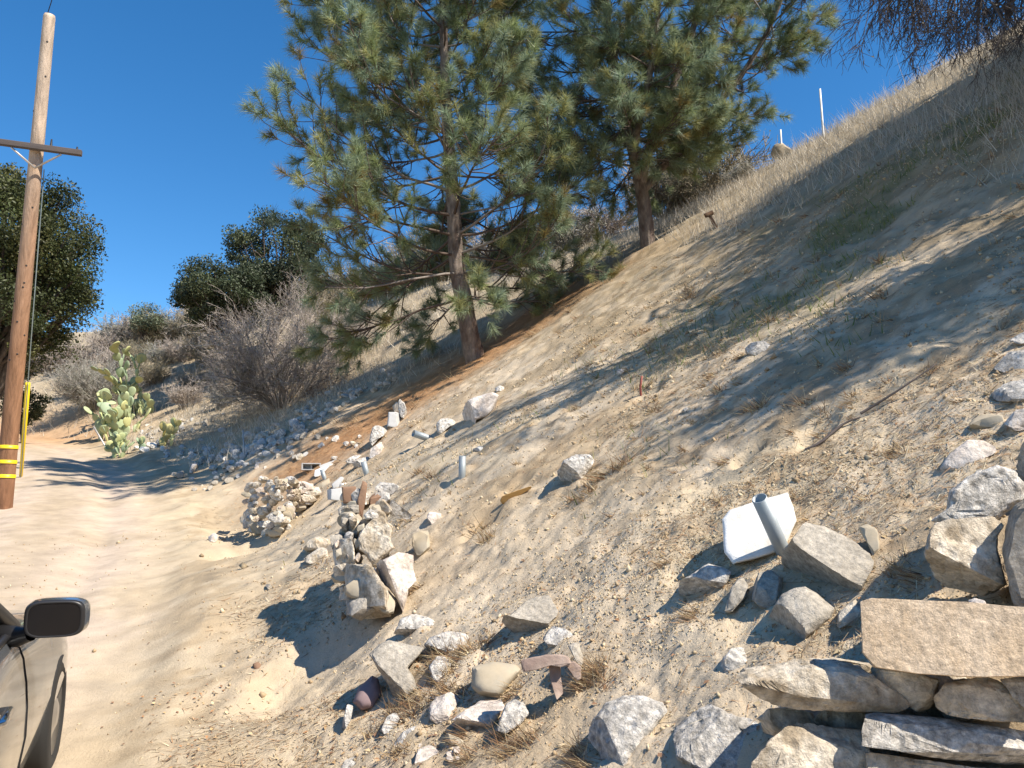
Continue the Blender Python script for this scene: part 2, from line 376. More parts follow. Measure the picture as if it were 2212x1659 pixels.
# gravel
def w_gravel(x, y, s, q):
    return (0.10 + 0.90 * sstep(0.0, 0.4, fbm(x * 0.8, y * 0.8, 81, 4)) + 0.25 * np.exp(-(((x - 0.5) / 1.2) ** 2 + ((y - 3.4) / 1.6) ** 2))) * (0.12 + 0.88 * sstep(0.2, 1.5, q))
P, s_, q_, rng = scatter(130000, 1.5, 13, 5, w_gravel)
n = len(P); OCT = np.array([[1, 0, 0], [-1, 0, 0], [0, 1, 0], [0, -1, 0], [0, 0, 1], [0, 0, -1]], float)
OF = np.array([[0, 2, 4], [2, 1, 4], [1, 3, 4], [3, 0, 4], [2, 0, 5], [1, 2, 5], [3, 1, 5], [0, 3, 5]])
sz = rng.uniform(0.0022, 0.0055, n) * (1 + 1.2 * (rng.random(n) > 0.95) + 1.8 * (rng.random(n) > 0.992)) * np.clip(np.hypot(P[:, 0], P[:, 1]) / 3.5, 0.8, 2.2)
V = (OCT[None] * rng.uniform(0.6, 1.3, (n, 6, 1)) + rng.normal(0, 0.25, (n, 6, 3))) * sz[:, None, None] + P[:, None]
V[:, :, 2] += sz[:, None] * 0.3
gc = pick(rng, n, [(0.50, 0.40, 0.26), (0.44, 0.34, 0.21), (0.54, 0.45, 0.31), (0.38, 0.28, 0.17), (0.31, 0.23, 0.14)], 0.2)
tag(mesh_np('gravel', V.reshape(-1, 3), (OF[None] + 6 * np.arange(n)[:, None, None]).reshape(-1, 3), M['bits'], None, False, np.repeat(gc, 6, 0)),
    'small pale gravel and clods strewn over the bare dirt slope', 'gravel', kind='stuff')
# straw and dry stalks
def w_straw(x, y, s, q):
    return np.clip(0.10 + 1.1 * sstep(0.0, 0.45, fbm(x * 0.75, y * 0.75, 91, 4)), 0, 1) * sstep(0.1, 1.2, q)
P, s_, q_, rng = scatter(170000, 1.5, 17, 7, w_straw)
n = len(P); D, S = lying(P, rng, 0.8, 0.25); dist = np.hypot(P[:, 0], P[:, 1])
ln = rng.gamma(2.2, 0.018, n) * np.clip(dist / 5, 0.7, 1.8) + 0.012; ln = np.where(rng.random(n) < .022, rng.uniform(.10, .32, n), ln); wd = np.clip(0.0011 * dist, 0.0032, 0.009) * rng.uniform(0.7, 1.4, n)
sc_ = pick(rng, n, [(0.50, 0.40, 0.25), (0.36, 0.26, 0.15), (0.58, 0.49, 0.33), (0.24, 0.16, 0.09), (0.40, 0.24, 0.13)], 0.25)
tag(tri_bits('straw', P, D, ln, wd, sc_, M['bits'], 0.004, S), 'broken straw and dry stalks lying over the dirt slope', 'straw', kind='stuff')
# dead leaves between the lower rocks and along the road edge
ROCKY = at(1000, 1480)[0]; EDGE = at(480, 1560)[0]
def w_leaf(x, y, s, q):
    a = np.exp(-(((x - ROCKY.x) / 0.7) ** 2 + ((y - ROCKY.y) / 0.55) ** 2)); b = 0.8 * np.exp(-(((q - 0.7) / 0.45) ** 2)) * sstep(0.0, 0.4, fbm(x * 1.6, y * 1.6, 13, 3)) * (s < 9)
    return np.clip(a * 0.6 + b + 0.02, 0, 1) * (q > 0.05)
P, s_, q_, rng = scatter(26000, 1.6, 9, 9, w_leaf)
n = len(P); D, S = lying(P, rng, 0.1, 0.5); ln = rng.uniform(0.012, 0.032, n)
D /= np.linalg.norm(D, axis=1)[:, None]; S /= np.linalg.norm(S, axis=1)[:, None]
A = P + np.array([0, 0, 0.005]); up = np.array([0, 0, 1.0]) * rng.uniform(0.1, 0.5, (n, 1))
V = np.stack([A, A + (D * 0.5 + S * 0.32 + up * 0.4) * ln[:, None], A + D * ln[:, None], A + (D * 0.5 - S * 0.32 + up * 0.4) * ln[:, None]], 1).reshape(-1, 3)
lc = pick(rng, n, [(0.46, 0.30, 0.15), (0.36, 0.19, 0.09), (0.55, 0.42, 0.24), (0.25, 0.14, 0.08)], 0.25)
b4 = 4 * np.arange(n)[:, None]
tag(mesh_np('dead_leaves', V, np.concatenate([b4 + [[0, 1, 2]], b4 + [[0, 2, 3]]]), M['bits'], None, False, np.repeat(lc, 4, 0)),
    'curled brown dead leaves between the rocks and along the road edge', 'leaf litter', kind='stuff')
# fallen orange pine needles
P, s_, q_, rng = scatter(150000, 8, 24, 11, lambda x, y, s, q: w_orange(x, y, s, q) * (0.4 + 0.6 * sstep(-0.2, 0.2, fbm(x * 1.5, y * 1.5, 15, 3))))
n = len(P); D, S = lying(P, rng, 0.7, 0.35)
tag(tri_bits('fallen_needles', P, D, rng.uniform(0.10, 0.24, n), rng.uniform(0.006, 0.011, n), pick(rng, n, [(0.50, 0.27, 0.12), (0.42, 0.20, 0.085), (0.56, 0.36, 0.18), (0.34, 0.17, 0.08)], 0.2), M['bits'], 0.01, S),
    'orange fallen pine needles carpeting the ground under the pine', 'pine needles', kind='stuff')
# standing dry grass on the upper slope and the hillside beyond
P, s_, q_, rng = scatter(260000, 5, 55, 13, lambda x, y, s, q: w_dry(x, y, s, q) * (0.25 + 0.75 * sstep(-0.15, 0.3, fbm(x * 1.1, y * 1.1, 19, 3))) * (1 - w_orange(x, y, s, q)))
n = len(P); gx, gy = fall(P[:, 0], P[:, 1]); dist = np.hypot(P[:, 0], P[:, 1])
D = np.stack([rng.normal(0, 0.45, n) - 0.25 * gx, rng.normal(0, 0.45, n) - 0.25 * gy, np.ones(n)], 1)
tag(tri_bits('dry_grass', P, D, rng.gamma(4, 0.055, n) + 0.06, np.clip(0.0007 * dist, 0.006, 0.028) * rng.uniform(0.7, 1.3, n), pick(rng, n, [(0.58, 0.525, 0.43), (0.50, 0.445, 0.36), (0.64, 0.59, 0.50), (0.42, 0.36, 0.28)], 0.18), M['grass'], -0.01, None, rng),
    'pale dry grass standing on the upper slope and the hillside behind', 'dry grass', kind='stuff')
# green grass patch in the shade
P, s_, q_, rng = scatter(60000, 5, 16, 17, lambda x, y, s, q: w_green(x, y, s, q))
n = len(P); D = np.stack([rng.normal(0, 0.5, n) - .2, rng.normal(0, 0.5, n), np.ones(n)], 1)
tag(tri_bits('green_grass', P, D, rng.uniform(0.05, 0.16, n), rng.uniform(0.006, 0.012, n), pick(rng, n, [(0.11, 0.16, 0.035), (0.16, 0.20, 0.05), (0.30, 0.27, 0.12)], 0.2), M['grass'], -0.01, None, rng),
    'short green grass patch in the shade high on the slope', 'grass', kind='stuff')
# clumps of dry weeds with dark roots
WEEDS = [(1275, 1060, 26), (1300, 1030, 30), (1235, 1075, 22), (1030, 1150, 30), (1050, 1170, 26), (1340, 1010, 30), (1395, 840, 22), (1370, 850, 20), (1250, 770, 22), (1490, 640, 26), (1230, 800, 16), (1290, 740, 18), (1570, 1000, 20), (1640, 880, 26), (1780, 900, 22), (1900, 640, 24), (1900, 560, 20), (1300, 1460, 34), (1285, 1440, 30), (960, 1470, 30), (940, 1450, 30), (900, 1520, 30), (850, 1540, 34), (1090, 1590, 34), (1130, 1600, 30), (1000, 1600, 30), (960, 1420, 34), (985, 1440, 36), (1010, 1415, 30), (930, 1490, 40), (960, 1510, 40), (900, 1545, 40), (870, 1560, 36), (1000, 1500, 30), (1050, 1390, 30), (1130, 1400, 28), (1110, 1480, 26), (1290, 1450, 36), (1270, 1470, 34), (1150, 1600, 34), (1100, 1620, 36), (1255, 1600, 34), (1010, 1630, 34), (860, 1640, 36), (800, 1590, 30), (1500, 1330, 30), (1950, 1230, 40), (1935, 1250, 36), (1985, 1260, 30), (900, 1270, 24), (880, 1290, 22), (930, 1030, 20), (905, 1020, 18), (1250, 960, 16), (1700, 1100, 24), (1440, 1230, 22), (1250, 1640, 40), (1270, 1655, 40), (1740, 880, 26), (1830, 800, 20), (2010, 800, 22), (1560, 760, 18), (1660, 700, 18)]
rng = np.random.default_rng(23); Vp = []; Dp = []; Lp = []
SPOTS = [(*at(px, py), k) for (px, py, k) in WEEDS]
P, s_, q_, _r = scatter(1500, 3.5, 17, 29, lambda x, y, s, q: sstep(1.2, 3.5, q) * (q < 14) * (.15 + .85 * sstep(0, .4, fbm(x * .75, y * .75, 91, 4))))
SPOTS += [(Vector(p), float(np.hypot(p[0], p[1])), float(rng.uniform(7, 17))) for p in P[:560]]
for (b, d, k) in SPOTS:
    m = 80 if k >= 26 else 46 if k > 17 else 22; r = k / FPX * d
    o = np.stack([b.x + rng.normal(0, r * 0.35, m), b.y + rng.normal(0, r * 0.35, m)], 1)
    Vp.append(np.column_stack([o, terrain(o[:, 0], o[:, 1])]))
    lean = rng.normal(0, 0.9, 2)
    Dp.append(np.stack([rng.normal(0, 0.7, m) + lean[0] - 0.5, rng.normal(0, 0.6, m) + lean[1] * 0.5, rng.uniform(0.1, 1.0, m)], 1)); Lp.append(rng.uniform(0.6, 2.3, m) * r)
P = np.concatenate(Vp); n = len(P); dist = np.hypot(P[:, 0], P[:, 1])
tag(tri_bits('dry_weeds', P, np.concatenate(Dp), np.concatenate(Lp), np.clip(0.0011 * dist, 0.003, 0.008), pick(rng, n, [(0.46, 0.33, 0.18), (0.34, 0.20, 0.11), (0.55, 0.45, 0.28), (0.18, 0.12, 0.07)], 0.2), M['grass'], -0.006, None, rng),
    'tangled clumps of dry weed stalks rooted in the dirt slope', 'dry weeds', kind='stuff')

# ---------------------------------------------------------------- rocks
def _h3(ix, iy, iz, seed):
    n = (ix * 374761393 + iy * 668265263 + iz * 2147483647 + seed * 974634777) & 0xFFFFFFFF
    n = ((n ^ (n >> 13)) * 1274126177) & 0xFFFFFFFF
    return ((n ^ (n >> 16)) & 0xFFFF) / 65535.0 - 0.5
def noise3(P, seed=0):
    I = np.floor(P).astype(np.int64); f = P - I; f = f * f * (3 - 2 * f); r = 0
    for a in (0, 1):
        for b in (0, 1):
            for c in (0, 1):
                w = (f[:, 0] if a else 1 - f[:, 0]) * (f[:, 1] if b else 1 - f[:, 1]) * (f[:, 2] if c else 1 - f[:, 2])
                r = r + w * _h3(I[:, 0] + a, I[:, 1] + b, I[:, 2] + c, seed)
    return r
_ICO = {}
def ico(k):
    if k not in _ICO:
        bm = bmesh.new(); bmesh.ops.create_icosphere(bm, subdivisions=k, radius=1.0)
        _ICO[k] = (np.array([v.co[:] for v in bm.verts]), np.array([[v.index for v in f.verts] for f in bm.faces])); bm.free()
    return _ICO[k]
def star(poly, phi):
    """distance from the origin to the outline in each direction"""
    r = np.zeros_like(phi); dx, dy = np.cos(phi), np.sin(phi)
    for i in range(len(poly)):
        a = poly[i]; e = poly[(i + 1) % len(poly)] - a
        den = dx * e[1] - dy * e[0]; den = np.where(np.abs(den) < 1e-9, 1e-9, den)
        t = (a[0] * e[1] - a[1] * e[0]) / den; u = (a[0] * dy - a[1] * dx) / den
        r = np.where((t > 0) & (u >= -1e-6) & (u <= 1 + 1e-6), np.maximum(r, t), r)
    return np.where(r > 0, r, np.median(r[r > 0]) if (r > 0).any() else 1)
def rock_verts(poly, hz, seed, k=4, box=0.5, rough=0.05, ncut=7, cuts=()):
    """a stone with the outline poly (metres, local x right / y up), half depth hz along local z (towards the viewer)"""
    rng = np.random.default_rng(seed); S, F = ico(k)
    phi = np.arctan2(S[:, 1], S[:, 0]); R = np.hypot(S[:, 0], S[:, 1])
    el = np.arcsin(np.clip(S[:, 2], -1, 1))
    f = np.cos(el) ** box; g = np.sign(el) * np.abs(np.sin(el)) ** (box + 0.15)
    rho = star(poly, phi)
    P = np.stack([np.cos(phi) * rho * f, np.sin(phi) * rho * f, g * hz], 1)
    H = np.array([np.abs(poly[:, 0]).max(), np.abs(poly[:, 1]).max(), hz])
    cl = [(np.array(c[:3], float), c[3]) for c in cuts]
    for _ in range(ncut):
        v = rng.normal(size=3); v[2] *= 1.3; cl.append((v, rng.uniform(0.72, 0.98)))
    for v, off in cl:
        v = v / np.linalg.norm(v); ex = np.maximum((P / H) @ v - off, 0); P = P - ex[:, None] * v * H
    sc = H.mean(); Q = P / sc
    dsp = rough * sc * (1.6 * noise3(Q * 1.7 + seed, seed) + 0.9 * noise3(Q * 4.1, seed + 1) + 0.5 * noise3(Q * 9, seed + 2) + 0.34 * noise3(Q * 19, seed + 3) + (0.22 * noise3(Q * 37, seed + 4) if k > 4 else 0))
    rdg = np.abs(noise3(Q * 3.1 + 5, seed + 7)); dsp = dsp - rough * sc * .9 * np.clip(.12 - rdg, 0, 1) / .12 * .6
    nv = P / (np.linalg.norm(P, axis=1)[:, None] + 1e-9)
    return P + nv * dsp[:, None], F
RN = [100]
def rock(poly_px, label, mat='granite', name='rock', cat='rock', group=None, depth=None, thick=None, box=0.2, rough=0.075, ncut=7, cuts=(), k=4, base=None, twist=0.0, tilt=None, grow_=1.0):
    """stone resting on the slope where the foot of its outline meets the ground"""
    RN[0] += 1; A = np.array(poly_px, float)
    cx, cy = (A.min(0) + A.max(0)) / 2
    A = (A - (cx, cy)) * grow_ + (cx, cy)
    if depth is None:
        bx = A[A[:, 1] > A[:, 1].max() - 0.25 * (np.ptp(A[:, 1]) + 1), 0].mean()
        r = at(*(base or (bx, A[:, 1].max() - 1)))
        d0 = r[1]; r2 = at(cx, cy); back = max(0.0, min(r2[1] - d0, 0.25 * d0))
        w = np.ptp(A[:, 0]) / FPX * d0; h = np.ptp(A[:, 1]) / FPX * d0
        th = max(thick or 0.62 * min(w, h) + 0.15 * max(w, h), 0.02); hz = max(th * 0.5, min(back * 0.6, th))
        d = d0 + hz * 1.0
    else:
        d = depth; hz = (thick or 0.1) * 0.5
    C = np.array(pt(cx, cy, d)); rv = C - np.array([0, 0, CAM_Z]); L = np.linalg.norm(rv); N = -rv / L
    X = np.cross(np.array([0, 0, 1.0]), N); X /= np.linalg.norm(X); Y = np.cross(N, X)
    # outline in metres in the plane facing the viewer
    pl = []
    for (x, y) in A:
        q = ray(x, y); t = (rv @ N) / (q @ N); w3 = q * t - rv; pl.append((w3 @ X, w3 @ Y))
    V, F = rock_verts(np.array(pl), hz, RN[0], k, box, rough, ncut, cuts)
    tl_ = tilt if tilt is not None else (0.55 if depth is None else 0.12)
    V = np.stack([V[:, 0], V[:, 1], V[:, 2] - V[:, 1] * tl_], 1)
    if twist:
        V = np.stack([V[:, 0], V[:, 1], V[:, 2] + V[:, 0] * math.tan(twist)], 1)
    W = V[:, :1] * X + V[:, 1:2] * Y + V[:, 2:] * N + C
    o0 = np.array([C[0], C[1], W[:, 2].min()])
    o = mesh_np(name, W - o0, F, M[mat], None, True); o.location = o0; o.data.set_sharp_from_angle(angle=math.radians(28))
    return tag(o, label, cat, group)
def blob(cx, cy, w, h, seed, tilt=0.0, n=9):
    rng = np.random.default_rng(seed); a = np.sort(rng.uniform(0, 2 * np.pi, n) * 0.35 + np.linspace(0, 2 * np.pi, n, endpoint=False) * 0.65 + 0)
    a = np.linspace(0, 2 * np.pi, n, endpoint=False) + rng.uniform(-0.28, 0.28, n)
    r = rng.uniform(0.8, 1.12, n); c, s = np.cos(a), np.sin(a)
    x = np.sign(c) * np.abs(c) ** 0.75 * r * w / 2; y = np.sign(s) * np.abs(s) ** 0.75 * r * h / 2
    ct, st = math.cos(tilt), math.sin(tilt)
    return [(cx + x[i] * ct - y[i] * st, cy + x[i] * st + y[i] * ct) for i in range(n)]
# --- dry-stone corner at the lower right, close to the camera
rock([(1870, 1303), (1893, 1296), (2100, 1304), (2310, 1320), (2310, 1460), (2100, 1460), (1990, 1453), (1900, 1438), (1876, 1408)], 'long tan textured block lying on top of the near stone wall', 'brick', 'stone_block', 'stone block', depth=2.06, thick=0.24, box=0.08, rough=0.012, ncut=0, cuts=[(0, .05, 1, .88)], k=6, twist=-0.26, tilt=.05)
rock([(1625, 1436), (1688, 1416), (1748, 1424), (1811, 1430), (1850, 1438), (1890, 1466), (1951, 1510), (1960, 1524), (1931, 1539), (1875, 1533), (1791, 1533), (1728, 1528), (1681, 1518), (1635, 1489), (1613, 1466), (1615, 1449)], 'long rough pitted slab overhanging the left end of the near wall', 'warm', depth=2.14, thick=0.30, box=0.16, rough=0.06, ncut=4, cuts=[(0, 0, 1, .72), (.1, .8, 1, .8), (-.2, -.6, 1, .84)], k=6, twist=-.46, tilt=.06, grow_=1.05)
rock([(1880, 1440), (1985, 1452), (2030, 1470), (2020, 1520), (1995, 1546), (1950, 1520), (1890, 1470)], 'shadowed brown stone wedged under the tan block', 'warm', depth=2.14, thick=0.2, k=4)
rock([(2025, 1506), (2048, 1479), (2128, 1461), (2161, 1476), (2212, 1533), (2226, 1560), (2108, 1551), (2048, 1541), (2028, 1526)], 'pointed pale pitted stone directly below the tan block', 'warm', depth=2.06, thick=0.22, box=0.16, rough=0.06, ncut=4, cuts=[(0, 0, 1, .72), (.1, .8, 1, .8)], k=6, twist=-.46, tilt=.06, grow_=1.05)
rock([(2165, 1470), (2212, 1460), (2295, 1473), (2295, 1527), (2222, 1533), (2190, 1505)], 'pale pitted stone at the right picture edge below the tan block', 'granite', depth=2.05, thick=0.22, box=0.16, rough=.06, ncut=4, cuts=[(0, 0, 1, .72)], k=6, twist=-.46, tilt=.06, grow_=1.05)
rock([(1893, 1550), (1915, 1544), (2041, 1553), (2212, 1580), (2305, 1596), (2305, 1664), (2212, 1650), (2108, 1646), (2008, 1632), (1948, 1619), (1888, 1611), (1888, 1586)], 'long flat pale slab second from the bottom of the near wall', 'granite', depth=2.04, thick=0.24, box=0.14, rough=0.045, ncut=2, cuts=[(0, 0, 1, .75), (0, .9, 1, .82)], k=6, twist=-.46, tilt=.06, grow_=1.05)
rock([(1706, 1572), (1731, 1566), (1861, 1580), (1870, 1613), (1880, 1653), (1877, 1720), (1630, 1720), (1641, 1646), (1668, 1606)], 'blocky cream pitted stone at the bottom of the near wall', 'warm', depth=2.08, thick=0.26, box=0.16, rough=0.06, ncut=4, cuts=[(0, 0, 1, .72), (.1, .8, 1, .8), (-.2, -.6, 1, .84)], k=6, twist=-.46, tilt=.06, grow_=1.05)
rock([(1893, 1632), (1975, 1642), (2108, 1658), (2295, 1674), (2295, 1760), (1900, 1760)], 'lowest cream stone of the near wall cut by the picture edge', 'warm', depth=2.03, thick=0.24, box=0.14, ncut=2, cuts=[(0, 0, 1, .75)], k=6, twist=-.46, tilt=.06, grow_=1.05)
rock([(1672, 1530), (1800, 1536), (1905, 1540), (1890, 1600), (1860, 1585), (1720, 1570), (1690, 1575)], 'dark recessed stone under the overhanging pitted slab', 'grey', depth=2.30, thick=0.16, k=3)
for i, (cx, cy, w, h, dd) in enumerate([(1700, 1560, 130, 70, 2.34), (1820, 1560, 140, 70, 2.32), (1960, 1570, 150, 110, 2.3), (2100, 1500, 160, 120, 2.3), (2230, 1540, 150, 140, 2.3), (1880, 1640, 140, 120, 2.28), (2010, 1470, 140, 70, 2.32), (1790, 1455, 190, 60, 2.42)]):
    rock(blob(cx, cy, w, h, 40 + i), 'shaded stone set deep in the gaps of the near stone wall', 'warm', 'rock', 'rock', 'hearting stones of the near wall', depth=dd - .06, thick=.24, k=4, twist=-.4)
rock([(2090, 1296), (2105, 1291), (2127, 1297), (2131, 1307), (2119, 1316), (2103, 1312)], 'small cream stone chip lying on top of the tan block', 'rose', depth=2.03, thick=0.05, k=3, ncut=9)
rock([(2011, 1149), (2025, 1133), (2055, 1126), (2141, 1119), (2168, 1136), (2153, 1159), (2150, 1193), (2163, 1233), (2173, 1263), (2150, 1290), (2095, 1277), (2048, 1266), (2021, 1246), (2005, 1193)], 'big cream pitted boulder above the tan block', 'warm', depth=2.42, thick=0.30, box=0.42, rough=0.06, ncut=3, cuts=[(-.5, -1, .6, .55)], k=6, twist=-.46, tilt=.06, grow_=1.05)
rock([(2050, 1098), (2057, 1063), (2090, 1032), (2150, 1008), (2190, 1018), (2212, 1050), (2205, 1082), (2160, 1110), (2140, 1126), (2060, 1135), (2018, 1120)], 'rounded grey pitted boulder behind the cream pitted boulder', 'granite', depth=2.72, thick=0.34, ncut=4, k=6, twist=-.46, tilt=.06, grow_=1.05)
rock([(2030, 1012), (2050, 980), (2090, 949), (2125, 951), (2155, 968), (2148, 985), (2128, 980), (2100, 1008), (2045, 1040), (2032, 1032)], 'flat pinkish white slab leaning on the right slope', 'rose', thick=0.10, box=0.3, rough=0.025, ncut=3)
rock([(2168, 1140), (2186, 1100), (2212, 1085), (2300, 1095), (2300, 1330), (2195, 1312), (2175, 1262), (2160, 1200)], 'dark shaded boulder at the right edge beside the cream pitted boulder', 'grey', depth=2.35, thick=0.34, ncut=4, k=4)
rock([(2195, 1010), (2205, 960), (2240, 930), (2300, 930), (2300, 1080), (2215, 1070)], 'grey shaded rock at the right edge above the dark boulder', 'grey', depth=2.9, thick=0.3, ncut=4)
rock([(2135, 852), (2175, 826), (2225, 816), (2290, 826), (2290, 870), (2180, 870), (2150, 866)], 'flat pale rock at the right edge, lower of two', 'granite', thick=0.25, box=0.4)
rock([(2140, 800), (2180, 762), (2225, 750), (2290, 760), (2290, 806), (2200, 812), (2160, 815)], 'flat pale rock at the right edge, upper of two', 'granite', thick=0.25, box=0.4)
rock([(2168, 915), (2195, 885), (2240, 880), (2240, 925), (2195, 932)], 'cream rock half buried at the right edge above the pinkish slab', 'rose', thick=0.16)
rock([(2092, 912), (2125, 892), (2165, 895), (2175, 920), (2130, 935), (2098, 930)], 'low brown rock half buried left of the cream right edge rock', 'tan', thick=0.12, k=3)
rock([(2180, 735), (2212, 716), (2260, 718), (2260, 742), (2200, 745)], 'small pale rock high on the right edge', 'granite', thick=0.14, k=3)
# --- stones just left of the near wall
rock([(1560, 1122), (1575, 1102), (1640, 1080), (1702, 1063), (1714, 1095), (1720, 1125), (1692, 1188), (1622, 1208), (1585, 1216), (1566, 1192)], 'bright white painted concrete slab behind the leaning pipe', 'white', 'slab', 'slab', thick=0.09, box=0.12, rough=0.014, ncut=0, k=5)
rock([(1738, 1126), (1788, 1139), (1845, 1169), (1883, 1196), (1889, 1216), (1858, 1271), (1825, 1303), (1785, 1281), (1728, 1255), (1675, 1238), (1659, 1233), (1686, 1193), (1721, 1154)], 'angular grey rock with a sharp shaded edge beside the leaning pipe', 'grey', thick=0.30, box=0.4, rough=0.03, ncut=1, cuts=[(-.75, -.75, .45, .18), (.35, .5, .8, .55)], k=5)
rock([(1715, 1269), (1741, 1266), (1768, 1283), (1803, 1314), (1795, 1336), (1758, 1369), (1721, 1396), (1661, 1421), (1638, 1408), (1633, 1366), (1661, 1326), (1688, 1286)], 'domed grey boulder left of the tan block', 'grey', thick=0.28, box=0.55, rough=0.03, ncut=1, cuts=[(-.8, -.6, .4, .30)], k=5)
rock([(1462, 1272), (1480, 1250), (1530, 1217), (1560, 1226), (1577, 1237), (1570, 1257), (1545, 1282), (1505, 1299), (1470, 1292)], 'pointed pale grey rock below the white slab', 'granite', thick=0.16, ncut=3, cuts=[(-.2, -1, .6, .35)])
rock([(1564, 1322), (1580, 1267), (1600, 1241), (1622, 1245), (1612, 1290), (1578, 1325)], 'thin flat grey stone standing between rocks under the white slab', 'grey', thick=0.06, box=0.3, k=3)
rock([(1640, 1236), (1665, 1228), (1690, 1246), (1690, 1290), (1655, 1320), (1620, 1300), (1625, 1260)], 'dark shaded stone under the angular grey rock', 'grey', thick=0.12, k=3)
rock([(1811, 1321), (1855, 1290), (1871, 1298), (1863, 1330), (1846, 1350), (1808, 1358)], 'low pale stone between the domed boulder and the tan block', 'warm', thick=0.14, k=3)
rock([(1548, 1442), (1578, 1400), (1608, 1394), (1624, 1426), (1587, 1458), (1558, 1462)], 'small shaded stone left of the overhanging pitted slab', 'granite', thick=0.10, k=3)
rock([(1450, 1580), (1471, 1560), (1491, 1543), (1531, 1521), (1551, 1534), (1575, 1545), (1635, 1556), (1661, 1600), (1641, 1640), (1618, 1710), (1475, 1710), (1461, 1610)], 'large rock half in shade at the bottom edge left of the near wall', 'granite', thick=0.26, ncut=3, k=5, base=(1540, 1652))
rock([(1257, 1583), (1307, 1517), (1347, 1502), (1391, 1499), (1434, 1517), (1442, 1536), (1391, 1606), (1361, 1646), (1354, 1690), (1304, 1690), (1294, 1630), (1271, 1598)], 'big speckled white granite rock at the bottom edge', 'granite', thick=0.20, box=0.4, rough=0.04, ncut=2, k=5, base=(1320, 1652), cuts=[(-.9, -.4, .4, .62)])
rock([(1852, 1140), (1880, 1125), (1898, 1150), (1900, 1185), (1885, 1200), (1872, 1170)], 'curved piece of grey bark standing in the dirt', 'tan', 'bark_piece', 'bark', thick=0.05, k=3)
# --- cluster in the foreground
rock([(851, 1369), (864, 1336), (891, 1327), (924, 1332), (951, 1348), (958, 1359), (934, 1374), (894, 1372), (871, 1375)], 'rough white stone lying on the edge of the big grey slab', 'granite', thick=0.14, ncut=3, cuts=[(0, -1, .4, .6)])
rock([(913, 1396), (934, 1369), (964, 1363), (1004, 1368), (1014, 1379), (1001, 1407), (984, 1414), (937, 1410)], 'oblong white speckled stone right of the big grey slab', 'granite', thick=0.13, box=0.4, ncut=2)
rock([(797, 1413), (817, 1392), (841, 1382), (881, 1392), (916, 1399), (906, 1415), (881, 1443), (893, 1461), (903, 1491), (871, 1507), (847, 1505), (838, 1479), (815, 1443)], 'big flat grey slab in the foreground cluster', 'grey', thick=0.13, box=0.25, rough=0.022, ncut=1, cuts=[(-.75, -.8, .35, .62)], k=5)
rock([(762, 1517), (774, 1486), (804, 1458), (818, 1466), (824, 1500), (806, 1530), (781, 1534)], 'smooth purple cobble leaning under the big grey slab', 'purple', 'cobble', 'cobble', thick=0.13, box=0.7, rough=0.015, ncut=1)
rock([(926, 1440), (944, 1416), (967, 1415), (977, 1433), (967, 1467), (951, 1478), (934, 1468)], 'small white stone standing below the oblong speckled stone', 'granite', thick=0.07, k=3)
rock([(1019, 1441), (1064, 1428), (1114, 1435), (1126, 1447), (1107, 1471), (1081, 1504), (1064, 1508), (1034, 1500), (1018, 1484)], 'smooth tan cobble in the middle of the foreground cluster', 'tan', 'cobble', 'cobble', thick=0.20, box=0.6, rough=0.012, ncut=2, k=4)
rock([(1081, 1344), (1104, 1326), (1144, 1292), (1187, 1284), (1206, 1319), (1184, 1354), (1171, 1384), (1131, 1385), (1097, 1370)], 'flat topped grey concrete chunk with a crumbled front', 'grey', thick=0.20, box=0.35, rough=0.04, ncut=1, cuts=[(-.3, -1, .55, .42), (0.1, .7, .7, .5)], k=5)
rock([(1171, 1380), (1194, 1352), (1221, 1358), (1242, 1373), (1234, 1390), (1204, 1408), (1187, 1400)], 'knobbly white stone right of the flat topped concrete chunk', 'granite', thick=0.12, ncut=4)
rock([(1227, 1396), (1238, 1388), (1252, 1390), (1263, 1433), (1255, 1444), (1243, 1427)], 'thin grey shard standing beside the hollow tile', 'grey', thick=0.04, box=0.3, k=3)
rock([(927, 1527), (941, 1505), (971, 1495), (998, 1506), (983, 1529), (969, 1558), (944, 1565), (929, 1555)], 'white angular stone left of the long white stone', 'rose', thick=0.13, ncut=4)
rock([(975, 1554), (1004, 1535), (1037, 1512), (1087, 1508), (1092, 1523), (1076, 1551), (1061, 1578), (1031, 1581), (991, 1575)], 'long white stone with a dusty top below the tan cobble', 'rose', thick=0.18, box=0.4, ncut=2, cuts=[(-.1, 1, .6, .5)])
rock([(1094, 1520), (1111, 1508), (1134, 1518), (1142, 1543), (1121, 1568), (1091, 1585), (1072, 1578), (1081, 1550)], 'grey striped stone touching the right end of the long white stone', 'granite', thick=0.13, ncut=3)
rock([(822, 1578), (836, 1548), (854, 1536), (865, 1549), (851, 1583), (830, 1588)], 'small grey stone among weeds left of the white angular stone', 'granite', thick=0.10, k=3)
rock([(850, 1612), (871, 1580), (897, 1566), (924, 1579), (918, 1606), (884, 1622), (858, 1626)], 'grey weedy stone below the white angular stone', 'granite', thick=0.12, k=3)
rock([(726, 1668), (745, 1642), (780, 1630), (815, 1634), (822, 1662), (800, 1700), (735, 1700)], 'flat white stone cut by the bottom edge', 'granite', thick=0.12, box=0.4, base=(770, 1653))
rock([(737, 1568), (750, 1519), (764, 1524), (758, 1556), (745, 1578)], 'narrow pale stone left of the weedy grey stones', 'granite', thick=0.05, k=3)
rock([(893, 1650), (902, 1618), (930, 1606), (950, 1620), (945, 1655), (915, 1675)], 'white pebble heap stone at the bottom edge', 'rose', thick=0.08, k=3, base=(920, 1652))
rock([(958, 1598), (962, 1582), (985, 1590), (1010, 1604), (1000, 1614), (975, 1610)], 'low tan stone under the long white stone', 'tan', thick=0.07, k=3)
